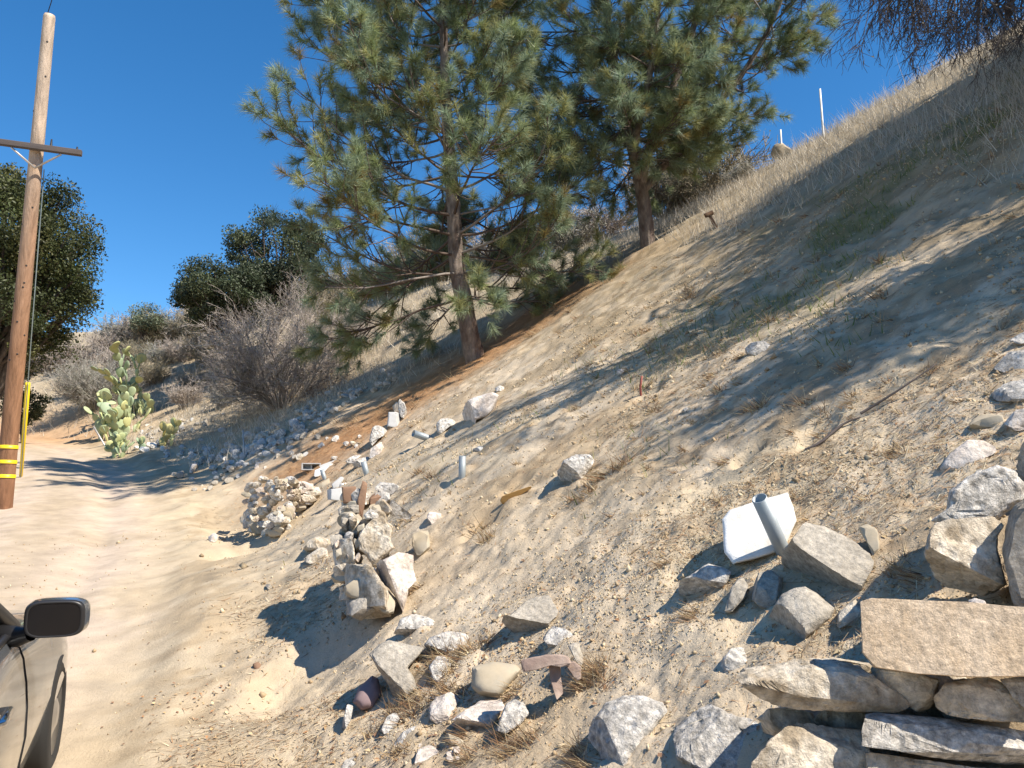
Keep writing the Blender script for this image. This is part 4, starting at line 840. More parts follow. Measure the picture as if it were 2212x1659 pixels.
def sprout(X, Ds, Rs, per, t0, spread, rng, t1=1.0):
    """starting points and directions of side shoots along grown limbs"""
    n, m = X.shape[:2]; t = rng.uniform(t0, t1, (n, per)) * (m - 1); i = np.minimum(t.astype(int), m - 2); f = (t - i)[..., None]
    r = np.arange(n)[:, None]
    P = X[r, i] * (1 - f) + X[r, i + 1] * f; D = Ds[r, i + 1]
    pr = np.cross(D, rng.normal(size=D.shape)); pr = nrm(pr)
    return P.reshape(-1, 3), nrm(D + pr * spread).reshape(-1, 3), Rs[r, i].reshape(-1), (t / (m - 1)).reshape(-1)
def needles(name, P, D, per, length, width, cols, mat, parent, rng, back=0.22, open_=(0.25, 1.1)):
    """tufts of long needles round shoot tips P pointing along D"""
    n = len(P); D = nrm(D); k = per
    ph = rng.uniform(0, 2 * np.pi, (n, k)); an = rng.uniform(open_[0], open_[1], (n, k)); bk = rng.random((n, k)) * back
    ref = nrm(np.cross(D, rng.normal(size=D.shape))); bi = np.cross(D, ref)
    dirs = np.cos(an)[..., None] * D[:, None] + np.sin(an)[..., None] * (np.cos(ph)[..., None] * ref[:, None] + np.sin(ph)[..., None] * bi[:, None])
    dirs[..., 2] -= 0.12
    A = P[:, None] - D[:, None] * bk[..., None]
    ln = length * rng.uniform(0.7, 1.15, (n, k)); B = A + dirs * ln[..., None]
    sd = nrm(np.cross(dirs, rng.normal(size=dirs.shape))) * width * 0.5
    V = np.stack([A - sd, A + sd, B], 2).reshape(-1, 3)
    C = np.repeat(cols, k, 0) * rng.uniform(0.8, 1.2, (n * k, 1))
    o0 = np.array(parent.location)
    return mesh_np(name, V - o0, np.arange(len(V)).reshape(-1, 3), mat, parent, False, np.repeat(np.clip(C, 0, 1), 3, 0))
def spline_pts(ctrl, n):
    c = np.array([tuple(v) for v in ctrl], float); return _sp3(c, n)
def _sp3(P, n):
    out = []
    for i in range(len(P) - 1):
        p0 = P[max(i - 1, 0)]; p1 = P[i]; p2 = P[i + 1]; p3 = P[min(i + 2, len(P) - 1)]
        for k in range(n):
            t = k / n; out.append(0.5 * (2 * p1 + (p2 - p0) * t + (2 * p0 - 5 * p1 + 4 * p2 - p3) * t * t + (3 * p1 - p0 - 3 * p2 + p3) * t ** 3))
    out.append(P[-1]); return np.array(out)
BROWN = (0.13, 0.10, 0.085); GREYB = (0.25, 0.22, 0.20)
NCOL = [(0.25, 0.30, 0.165), (0.27, 0.33, 0.21), (0.23, 0.28, 0.125), (0.32, 0.325, 0.14), (0.26, 0.335, 0.23)]
def pine(base, depth, trunks, label, seed, h0, h1, rfun, step, per_whorl, tuft_per, nlen, name='pine_tree'):
    """trunks: list of (control points, base radius, top radius, first branch fraction)"""
    rng = np.random.default_rng(seed); root = empty(name, base); sg = Segs(); tp, td, tc = [], [], []
    Vs, Fs, off = [], [], 0
    for (ctrl, r0, r1, fb) in trunks:
        path = spline_pts(ctrl, 8); m = len(path)
        V, F = tube_mesh(path, [r0 + (r1 - r0) * (k / (m - 1)) + (0.10 * r0 / 0.25 * max(0, 1 - k / 3) if fb > 0.05 and r0 > .2 else 0) for k in range(m)], 16)
        # furrowed bark plates
        c = np.repeat(path, 16, 0); c = np.concatenate([c, path[-1:]]); dv = V - c; l = np.linalg.norm(dv, axis=1)
        Vs.append(V + dv * (0.16 * vnoise(np.arctan2(dv[:, 1], dv[:, 0]) * 4, V[:, 2] * 6, 3))[:, None]); Fs.append(F + off); off += len(V)
        # cumulative height along the trunk
        cl = np.concatenate([[0], np.cumsum(np.linalg.norm(np.diff(path, axis=0), axis=1))]); tot = cl[-1]
        hgt = fb * tot; a0 = rng.uniform(0, 6.28)
        while hgt < tot * 0.985:
            k = np.searchsorted(cl, hgt) - 1; f = (hgt - cl[k]) / (cl[k + 1] - cl[k]); p = path[k] * (1 - f) + path[k + 1] * f
            nb = per_whorl + rng.integers(0, 2)
            for j in range(nb):
                az = a0 + j * 2 * np.pi / nb + rng.normal(0, .25); L = rfun(p[2] - base.z, az) * rng.uniform(.75, 1.1)
                if L < 0.25: continue
                lowb = max(0.0, 1 - (p[2] - base.z) / 4.5)
                D = np.array([[math.cos(az), math.sin(az), rng.uniform(-.12, .3) - (.30 - .16 * math.cos(az)) * lowb]])
                X, Ds, Rs = grow(p[None], D, np.array([L]), np.array([0.008 + 0.0075 * L]), 7, .10, .16 - .10 * lowb, rng, sg, BROWN if rng.random() < .6 else GREYB, .3)
                tp.append(X[:, -1]); td.append(Ds[:, -1])
                ns = int(5 + L * 5.0)
                P2, D2, R2, t2 = sprout(X, Ds, Rs, ns, .28, .75, rng)
                L2 = L * rng.uniform(.16, .34, ns) * (1.25 - .5 * t2) + .12
                X2, Ds2, Rs2 = grow(P2, D2, L2, np.minimum(R2 * .6, .016), 4, .12, .20, rng, sg, BROWN, .5)
                tp.append(X2[:, -1]); td.append(Ds2[:, -1])
                kk = rng.random(ns) < .55
                tp.append(X2[kk, 3]); td.append(nrm(Ds2[kk, 3] + rng.normal(0, .55, (kk.sum(), 3))))
                if tuft_per > 1:
                    P3, D3, R3, t3 = sprout(X2, Ds2, Rs2, 1, .3, .8, rng)
                    X3, Ds3, _ = grow(P3, D3, np.full(len(P3), .22), np.full(len(P3), .006), 2, .1, .2, rng, sg, BROWN, .6)
                    tp.append(X3[:, -1]); td.append(Ds3[:, -1])
            hgt += step * rng.uniform(.75, 1.25); a0 += rng.uniform(.5, 1.2)
        tp.append(path[-1:]); td.append(np.array([[0, 0, 1.0]]))
    V = np.concatenate(Vs); F = np.concatenate(Fs)
    mesh_np('trunk', V - np.array(base), F, M['bark'], root, True)
    sg.build('branches', M['twig'], root, 5)
    P = np.concatenate(tp); D = np.concatenate(td); cols = pick(rng, len(P), NCOL, .22)
    old = rng.random(len(P)) < .06; cols[old] = np.array([.24, .19, .07])
    needles('crown', P, D, 84, nlen, 0.0095, cols, M['needle'], root, rng, .2, (.25, 1.35))
    return tag(root, label, 'pine tree')
# nearer pine: trunk bowed at the foot, leaning left
d1 = PD1
c1 = [PINE1 + Vector((0.05, 0, -.3)), PINE1, pt(1003, 660, d1), pt(986, 560, d1 + .05), pt(978, 420, d1 + .1), pt(966, 260, d1 + .2), pt(960, 120, d1 + .1), pt(955, -60, d1), pt(950, -330, d1)]
def rf1(h, az):
    side = 1 + .11 * (-math.cos(az)); b = 1.5 + 1.5 * min(1, max(0, (h - .2)) / 1.6)
    if h > 3.0: b = 3.1 - 0.32 * (h - 3.0)
    if h > 5.0: b = 2.45 - 0.12 * (h - 5.0)
    if h > 8.0: b = 2.1 - 0.42 * (h - 8.0)
    return max(0.3, b) * side * 1.14
pine(PINE1, d1, [(c1, .235, .045, .145)], 'nearer tall pine whose curved bare lower trunk rises from orange fallen needles', 5, 0, 0, rf1, .42, 4, 2, .25)
d2 = PD2
root2 = PINE2
c2 = [PINE2 + Vector((0.05, 0, -.3)), PINE2, pt(1392, 450, d2), pt(1380, 385, d2), pt(1352, 250, d2 + .1), pt(1320, 100, d2 + .2), pt(1300, -80, d2), pt(1290, -260, d2)]
l2 = [pt(1384, 400, d2), pt(1400, 330, d2 - .2), pt(1440, 220, d2 - .5), pt(1490, 90, d2 - .5), pt(1520, -60, d2 - .6), pt(1530, -240, d2 - .6)]
l3 = [pt(1386, 415, d2), pt(1440, 350, d2 + .4), pt(1520, 260, d2 + .8), pt(1610, 150, d2 + .8), pt(1680, 20, d2 + .6), pt(1710, -90, d2 + .6)]
l4 = [pt(1382, 390, d2), pt(1370, 320, d2 - .6), pt(1400, 180, d2 - 1.2), pt(1420, 40, d2 - 1.3), pt(1425, -100, d2 - 1.3)]
def rf2(h, az): return max(.35, 2.0 - 0.10 * max(0, h - 4)) * (1 - .24 * math.cos(az))
pine(PINE2, d2, [(c2, .20, .05, .24), (l2, .12, .035, .12), (l3, .11, .03, .16), (l4, .11, .03, .14)], 'farther pine with a dark trunk forking low into several upright stems', 9, 0, 0, rf2, .52, 3, 1, .25)

def leaf_mesh(name, P, N_, size, cols, mat, parent, rng, ratio=.55):
    """one folded leaf of two triangles at each P"""
    n = len(P); D = nrm(rng.normal(size=(n, 3))); S = nrm(np.cross(D, nrm(N_ + rng.normal(0, .6, (n, 3)))))
    up = nrm(np.cross(S, D)); ln = (size * rng.uniform(.6, 1.3, n))[:, None]
    V = np.stack([P, P + (D * .5 + S * ratio * .5 + up * .12) * ln, P + D * ln, P + (D * .5 - S * ratio * .5 + up * .12) * ln], 1).reshape(-1, 3)
    b4 = 4 * np.arange(n)[:, None]; F = np.concatenate([b4 + [[0, 1, 2]], b4 + [[0, 2, 3]]])
    return mesh_np(name, V - np.array(parent.location), F, mat, parent, False, np.repeat(np.clip(cols, 0, 1), 4, 0))
def broadleaf(name, base, label, cat, seed, center, radii, clumps, per, clump_r, leaf, cols, trunk_r=.2, group=None, shell=.55, flat=.8, mat='leaf'):
    rng = np.random.default_rng(seed); root = empty(name, base); C = np.array(center); R = np.array(radii)
    u = nrm(rng.normal(size=(clumps, 3))); cc = C + u * R * (rng.uniform(shell ** 3, 1, clumps) ** (1 / 3))[:, None]
    keep = cc[:, 2] > C[2] - R[2] * .85; cc = cc[keep]
    sg = Segs(); top = C - np.array([0, 0, R[2] * .25]); b = np.array(base)
    path = spline_pts([b - np.array([0, 0, .3]), b, b * .5 + top * .5 + rng.normal(0, .15, 3), top], 5); m = len(path)
    for k in range(m - 1): sg.add(path[k:k + 1], path[k + 1:k + 2], np.array([trunk_r * (1 - .6 * k / m)]), np.array([trunk_r * (1 - .6 * (k + 1) / m)]), np.array([BROWN]))
    for c in cc:
        f = rng.uniform(.35, 1); s = path[int(3 + f * (m - 4))]; mid = s * .5 + c * .5 + rng.normal(0, .12 * R.mean() * .5, 3) + np.array([0, 0, .08 * R[2]])
        pp = spline_pts([s, mid, c], 4); q = len(pp)
        for k in range(q - 1): sg.add(pp[k:k + 1], pp[k + 1:k + 2], np.array([trunk_r * .28 * (1 - .8 * k / q)]), np.array([trunk_r * .28 * (1 - .8 * (k + 1) / q)]), np.array([BROWN]))
    sg.build('trunk', M['oak_bark'], root, 6)
    nn = len(cc); cr = clump_r * rng.uniform(.6, 1.35, nn)
    pts = rng.normal(size=(nn, per, 3)); pts = nrm(pts) * (rng.random((nn, per, 1)) ** .45) * np.array([1, 1, flat]) * cr[:, None, None]
    # ragged edges: small sprays beyond the clump
    P = (cc[:, None] + pts).reshape(-1, 3); N_ = nrm(pts.reshape(-1, 3) + 1e-6)
    lc = np.repeat(pick(rng, nn, cols, .25), per, 0) * rng.uniform(.75, 1.25, (nn * per, 1))
    leaf_mesh('crown', P, N_, leaf, lc, M[mat], root, rng)
    return tag(root, label, cat, group)
OAK = [(0.075, 0.085, 0.025), (0.06, 0.075, 0.025), (0.095, 0.095, 0.03), (0.05, 0.06, 0.022)]
do = 23.5
ob = Vector((pt(-30, 900, do).x, pt(-30, 900, do).y, 0)); ob.z = gz(ob.x, ob.y)
broadleaf('oak_tree', ob, 'large dark green oak behind the utility pole on the left', 'oak tree', 3, pt(-40, 590, do), (3.1, 2.8, 3.4), 220, 520, .62, .095, OAK, .3)
for (px, py, dd, w, h, sd, lab) in [(485, 635, 29, 1.6, 1.2, 21, 'dark green oak on the skyline between the bare shrub and the nearer pine'), (600, 560, 31, 1.9, 1.9, 22, 'dark oak rising behind the left branches of the nearer pine')]:
    c = pt(px, py, dd); b = Vector((c.x, c.y, gz(c.x, c.y)))
    broadleaf('oak_tree', b, lab, 'oak tree', sd, c, (w, 1.7, h), 75, 380, .46, .10, [(0.07, .09, .045), (.085, .10, .05), (.055, .07, .04)], .16)  # leaf colours lightened slightly to suggest distance haze
c = pt(318, 692, 38); broadleaf('round_bush', Vector((c.x, c.y, gz(c.x, c.y))), 'round grey green bush on the skyline right of the gap in the trees', 'bush', 23, c, (.9, .9, .62), 26, 260, .38, .09, [(.15, .18, .11), (.18, .2, .13), (.12, .145, .09)], .08, shell=.3)
c = pt(55, 880, 25); broadleaf('dark_bush', Vector((c.x, c.y, gz(c.x, c.y))), 'small dark bush beside the road behind the yellow guard tube', 'bush', 24, c, (.65, .6, .55), 16, 260, .3, .08, [(.05, .06, .025), (.07, .075, .03)], .05, shell=.3)

def twiggy(name, base, label, cat, seed, stems, length, spread, levels, cols, r0, group=None, lift=.06, wander=.12, kids=(7, 6, 4), lens=(.42, .4, .4), leafn=0, leafc=None, lean=(0, 0), sides=3, minr=.0028):
    """bare, many-stemmed shrub: stems from the ground, side shoots and fine twigs"""
    rng = np.random.default_rng(seed); root = empty(name, base); sg = Segs()
    az = rng.uniform(0, 2 * np.pi, stems); sp = spread * np.sqrt(rng.random(stems))
    D = np.stack([np.cos(az) * sp + lean[0], np.sin(az) * sp + lean[1], np.ones(stems)], 1)
    P = np.array(base) + np.stack([np.cos(az), np.sin(az), np.zeros(stems)], 1) * (.12 * length * sp / max(spread, .01))[:, None] - np.array([0, 0, .05])
    L = length * rng.uniform(.65, 1.1, stems) / np.sqrt(1 + .25 * sp * sp); R = r0 * rng.uniform(.6, 1.2, stems)
    tn = lambda n: pick(rng, n, cols, .2)
    X, Ds, Rs = grow(P, D, L, R, 6, wander, lift, rng, sg, tn(stems), .4)
    ends = [X[:, -1]]
    for lv in range(levels):
        P2, D2, R2, t2 = sprout(X, Ds, Rs, kids[lv], .22 if lv == 0 else .15, .8, rng)
        Lp = np.repeat(L, kids[lv]); L = Lp * lens[lv] * rng.uniform(.6, 1.3, len(P2)); R2 = np.maximum(R2 * .55, minr)
        X, Ds, Rs = grow(P2, D2, L, R2, 4 if lv == 0 else 3, wander * 1.3, lift, rng, sg, tn(len(P2)), .55)
        ends.append(X[:, -1])
    sg.build('stems', M['twig'], root, sides)
    if leafn:
        E = np.concatenate(ends[-2:]); E = E[rng.integers(0, len(E), leafn)] + rng.normal(0, .04, (leafn, 3))
        leaf_mesh('foliage', E, rng.normal(size=(leafn, 3)), .05, pick(rng, leafn, leafc, .25), M['leaf'], root, rng)
    return tag(root, label, cat, group)
BARE = [(.44, .385, .34), (.36, .31, .275), (.52, .46, .41), (.27, .23, .20)]
SAGE = [(.38, .36, .33), (.32, .31, .27), (.43, .40, .37), (.27, .27, .22)]
b, d = at(610, 880)
twiggy('bare_shrub', b, 'big leafless grey shrub left of the nearer pine above the rubble', 'shrub', 31, 62, 2.75, 1.5, 3, BARE, .026, lift=.02, wander=.13, kids=(11, 6, 4), lens=(.40, .42, .45), leafn=4000, leafc=[(.16, .17, .08), (.22, .2, .11)], lean=(-.18, -.1), minr=.0038)
b, d = at(700, 800)
twiggy('bare_shrub', b, 'smaller leafless shrub between the big bare shrub and the pine trunk', 'shrub', 32, 34, 2.3, 1.1, 3, BARE, .018, kids=(9, 6, 4), lens=(.4, .45, .45), minr=.0045)
b, d = at(205, 885)
twiggy('sagebrush', b, 'pale grey feathery sagebrush above the road bend', 'sagebrush', 33, 110, 1.9, 1.15, 2, SAGE, .016, kids=(9, 7), lens=(.42, .4), lift=.10, minr=.006, leafn=2500, leafc=[(.34, .36, .28), (.42, .42, .36)])
# brush over the far hillside: a few shapes, copied
BR = 'dry brush bushes on the hillside behind'
protos = [twiggy('brush_bush', Vector((0, 0, 0)), 'dry grey brown brush bush on the hillside behind', 'bush', 50 + i, 46, 1.0 + .2 * i, 1.1, 2, [SAGE, BARE, [(.30, .26, .19), (.25, .22, .15), (.36, .31, .23)]][i], .014, BR, kids=(8, 6), lens=(.42, .42), lift=.08, minr=.008, leafn=[1200, 500, 1500][i], leafc=[[(.30, .32, .24)], [(.22, .2, .13)], [(.17, .19, .09), (.22, .22, .12)]][i]) for i in range(3)]
rng = np.random.default_rng(8); spots = []
for (px, py, sc_) in [(265, 742, 1.5), (300, 740, 1.2), (340, 745, 1.3), (380, 735, 1.5), (420, 720, 1.4), (455, 730, 1.5), (500, 720, 1.5), (250, 800, 1.0), (300, 790, .9), (350, 790, 1.0), (400, 780, 1.1), (450, 790, 1.1), (180, 850, 1.1), (160, 800, 1.2), (330, 830, .8), (420, 840, .8), (230, 770, 1.1), (560, 690, 1.4), (620, 680, 1.4), (700, 660, 1.5), (760, 650, 1.4), (830, 620, 1.5), (880, 600, 1.6), (930, 610, 1.3), (820, 570, 1.7), (880, 560, 1.8), (940, 570, 1.6), (760, 600, 1.6), (700, 620, 1.6), (640, 630, 1.7), (1040, 560, 1.5), (1100, 550, 1.5), (1160, 560, 1.3), (1230, 520, 1.5), (1300, 500, 1.4), (1440, 470, 1.2), (1480, 440, 1.4), (1440, 430, 1.6), (1540, 400, 1.3), (1600, 370, .8), (100, 800, 1.4), (30, 820, 1.4), (480, 880, .7), (400, 880, .7), (720, 700, 1.0), (900, 720, .8)]:
    r = at(px, py)
    if r[1] > 70: continue
    spots.append((r[0], sc_ * r[1] / 30 if r[1] < 22 else sc_ * .95))
for i, (p, sc_) in enumerate(spots):
    src = protos[i % 3]
    if i < 3: o = src
    else:
        o = src.copy(); COL.objects.link(o)
        for ch in src.children:
            c_ = ch.copy(); COL.objects.link(c_); c_.parent = o
    o.location = p; o.rotation_euler = (0, 0, float(rng.uniform(0, 6.28))); o.scale = (sc_ * float(rng.uniform(.85, 1.2)),) * 2 + (sc_ * float(rng.uniform(.75, 1.1)),)

# overhanging bare tree whose trunk stands outside the picture to the right, and its neighbour uphill; both carry added unseen leaf crowns
def drooper(base, label, seed, limbs, height, reach, droop, cols, leafn, aim=None, r0=.17, kids=(9, 8, 5), name='bare_tree', shade_crowns=(), hang=()):
    rng = np.random.default_rng(seed); root = empty(name, base); sg = Segs(); b = np.array(base)
    path = spline_pts([b - np.array([0, 0, .4]), b, b + np.array([-.2, .1, height * .5]), b + np.array([-.5, 0, height])], 5); m = len(path)
    V, F = tube_mesh(path, [r0 * (1 - .55 * k / m) for k in range(m)], 12); mesh_np('trunk', V - b, F, M['oak_bark'], root, True)
    P = path[rng.integers(int(m * .45), m, limbs)]; az = rng.uniform(0, 2 * np.pi, limbs)
    if aim is not None: az[: limbs // 2] = rng.normal(aim, .55, limbs // 2)
    D = np.stack([np.cos(az), np.sin(az), rng.uniform(.1, .7, limbs)], 1); L = reach * rng.uniform(.6, 1.1, limbs)
    for (hx, hy, hd) in hang:                       # long limbs that arch over and hang their ends low
        e = np.array(pt(hx, hy, hd)); a_ = path[rng.integers(int(m * .7), m)]; mid = a_ * .45 + e * .55 + np.array([0, 0, .9 + .4 * rng.random()])
        pp = spline_pts([a_, mid, e * .8 + mid * .2 + np.array([0, 0, .25]), e], 5) + rng.normal(0, .02, (16, 3)); q_n = len(pp); rad_ = np.linspace(.035, .006, q_n)
        for k in range(q_n - 1): sg.add(pp[k:k + 1], pp[k + 1:k + 2], rad_[k:k + 1], rad_[k + 1:k + 2], np.array([cols[0]]))
        Xh = pp[None]; Dh = nrm(np.gradient(pp, axis=0))[None]; Rh = rad_[None]; Lh = np.array([1.0])
        for lv, (kn, ln_) in enumerate([(13, .48), (6, .26), (4, .14)]):
            P2, D2, R2, t2 = sprout(Xh, Dh, Rh, kn, .45 if lv == 0 else .15, .8, rng); L2 = ln_ * rng.uniform(.5, 1.3, len(P2))
            Xh, Dh, Rh = grow(P2, D2, L2, np.maximum(R2 * .5, .0028), 4, .16, -.22, rng, sg, np.array(cols[min(lv, 2)]), .5, 1.2)
    X, Ds, Rs = grow(P, D, L, np.full(limbs, r0 * .42), 8, .10, droop, rng, sg, np.array(cols[0]), .3, 1.6); ends = []
    for lv in range(3):
        P2, D2, R2, t2 = sprout(X, Ds, Rs, kids[lv], .3, .85, rng); L = np.repeat(L, kids[lv]) * (.36, .34, .4)[lv] * rng.uniform(.6, 1.3, len(P2))
        X, Ds, Rs = grow(P2, D2, L, np.maximum(R2 * .5, .0032), 5 if lv == 0 else 3, .13, droop * 1.2, rng, sg, np.array(cols[min(lv, len(cols) - 1)]), .55, 1.3); ends.append(X[:, 1:].reshape(-1, 3))
    sg.build('branches', M['twig'], root, 4)
    E = ends[-1]; E = E[rng.integers(0, len(E), leafn)] + rng.normal(0, .03, (leafn, 3)); E = [E]
    for (cc, rr_, nc, per, cr) in shade_crowns:  # leaf masses out of view, placed and sized to shape the slope's shadow
        u = nrm(rng.normal(size=(nc, 3))) * (rng.random((nc, 1)) ** .4) * np.array(rr_) + np.array(cc)
        E.append((u[:, None] + rng.normal(0, cr, (nc, per, 3))).reshape(-1, 3))
    E = np.concatenate(E); n = len(E)
    sz = np.where(np.arange(n) < leafn, .04, .10)
    leaf_mesh('foliage', E, rng.normal(size=(n, 3)), sz[:, None][:, 0], pick(rng, n, [(.10, .10, .05), (.13, .115, .06), (.08, .075, .045)], .25), M['leaf'], root, rng)
    return tag(root, label, 'tree')
DK = [(.11, .095, .085), (.10, .085, .078), (.10, .085, .08)]
tb = Vector((7.2, 6.3, 0)); tb.z = gz(tb.x, tb.y)
drooper(tb, 'dark twiggy tree hanging its bare drooping branches over the top right corner', 61, 18, 2.4, 3.3, -.26, DK, 3000, aim=math.pi - .1, shade_crowns=[((8.7, 6.2, 9.8), (1.8, 1.9, .9), 90, 760, .34), ((9.8, 8.5, 11.5), (2.0, 1.8, 1.0), 85, 760, .34), ((6.9, 3.3, 7.9), (1.2, 1.0, .6), 30, 420, .3)], hang=[(1880, 25, 7.4), (1935, 45, 7.5), (1900, -5, 7.6), (1990, 25, 7.3), (2040, 55, 7.5), (2075, 25, 7.8), (2110, 60, 7.6), (2150, 20, 8.0), (2205, 30, 7.7), (1960, 0, 7.9)])
tb = Vector((10.6, 11.4, 0)); tb.z = gz(tb.x, tb.y)
drooper(tb, 'bare tree uphill at the right edge behind the drooping branches', 62, 18, 2.6, 3.0, -.20, DK, 3000, aim=math.pi, shade_crowns=[((10.8, 10.1, 12.4), (2.3, 1.6, 1.1), 110, 760, .34)], hang=[(2130, 90, 11), (2180, 30, 11), (2205, 120, 11.2)])

# prickly pears: each pad is a part
def pad_mesh(seed):
    S, F = ico(3); rng = np.random.default_rng(seed)
    V = S * np.array([.5, .1, .5]); V[:, 2] += .48; w = 1 - .38 * np.clip(1 - V[:, 2] / .9, 0, 1); V[:, 0] *= w * .92
    V[:, 1] += .05 * V[:, 2] ** 2
    return V, F
def cactus(base, label, seed, n, pad, spread, tall, cols, lean=(0, 0)):
    rng = np.random.default_rng(seed); root = empty('prickly_pear', base); mats = []; V, F = pad_mesh(1)
    meshes = []
    for c in cols:
        o = mesh_np('pad', V, F, M['cactus'], None, True, np.tile(np.array([c]), (len(V), 1))); meshes.append(o.data); bpy.data.objects.remove(o)
    live = []
    for i in range(max(3, n // 9)):
        a = rng.uniform(0, 6.28); r = spread * math.sqrt(rng.random())
        p = Vector((math.cos(a) * r + base.x, math.sin(a) * r * .7 + base.y, 0)); p.z = gz(p.x, p.y) - .03
        live.append((p, Vector((lean[0] + rng.normal(0, .25), lean[1] + rng.normal(0, .25), 1)).normalized()))
    k = 0
    while k < n and live:
        hh = [v[0].z for v in live]; j = int(rng.integers(len(live))) if rng.random() < .6 else int(np.argmax(hh))
        p, u = live[j]
        if p.z - base.z > tall * (1 - .35 * rng.random()) or math.hypot(p.x - base.x, p.y - base.y) > spread * 1.5 + .2 + abs(lean[0]) * tall: live.pop(j); continue
        s = pad * rng.uniform(.75, 1.2); fz = rng.uniform(0, 6.28)
        x = Vector((math.cos(fz), math.sin(fz), 0)); y = u.cross(x).normalized(); x = y.cross(u).normalized()
        o = bpy.data.objects.new('pad', meshes[int(rng.integers(len(meshes)))]); COL.objects.link(o); o.parent = root
        Mx = Matrix((x, y, u)).transposed().to_4x4(); Mx.translation = p - base; o.matrix_local = Mx @ Matrix.Scale(s, 4); k += 1
        tips = int(rng.integers(1, 4))
        for _ in range(tips):
            t = rng.uniform(-.9, .9); q = p + (u * (.92 - .25 * abs(t)) + x * (.36 * t)) * s
            v = (u + x * (t * .6) + Vector(rng.normal(0, .24, 3))); v.z = max(v.z, .55); live.append((q, v.normalized()))
        if rng.random() < .6: live.pop(j) if len(live) > tips + 2 else None
    return tag(root, label, 'cactus')
CG = [(.43, .48, .24), (.38, .44, .25), (.50, .51, .24), (.31, .39, .25)]
b, d = at(292, 905); cactus(b, 'tallest prickly pear cactus with stacked pale green pads', 71, 100, .36, .7, 2.6, CG, (-.03, 0))
b, d = at(256, 945); cactus(b, 'broad prickly pear cactus with upright pads in front of the tallest one', 72, 95, .36, .7, 1.5, CG[1:] + [CG[1]])
b, d = at(268, 985); cactus(b, 'low prickly pear cactus spreading at the road edge', 73, 44, .22, .5, .5, CG)
b, d = at(362, 962); cactus(b, 'small yellowish prickly pear cactus right of the white stones', 74, 16, .27, .18, .7, [(.55, .46, .17), (.5, .45, .2), (.4, .42, .2)])

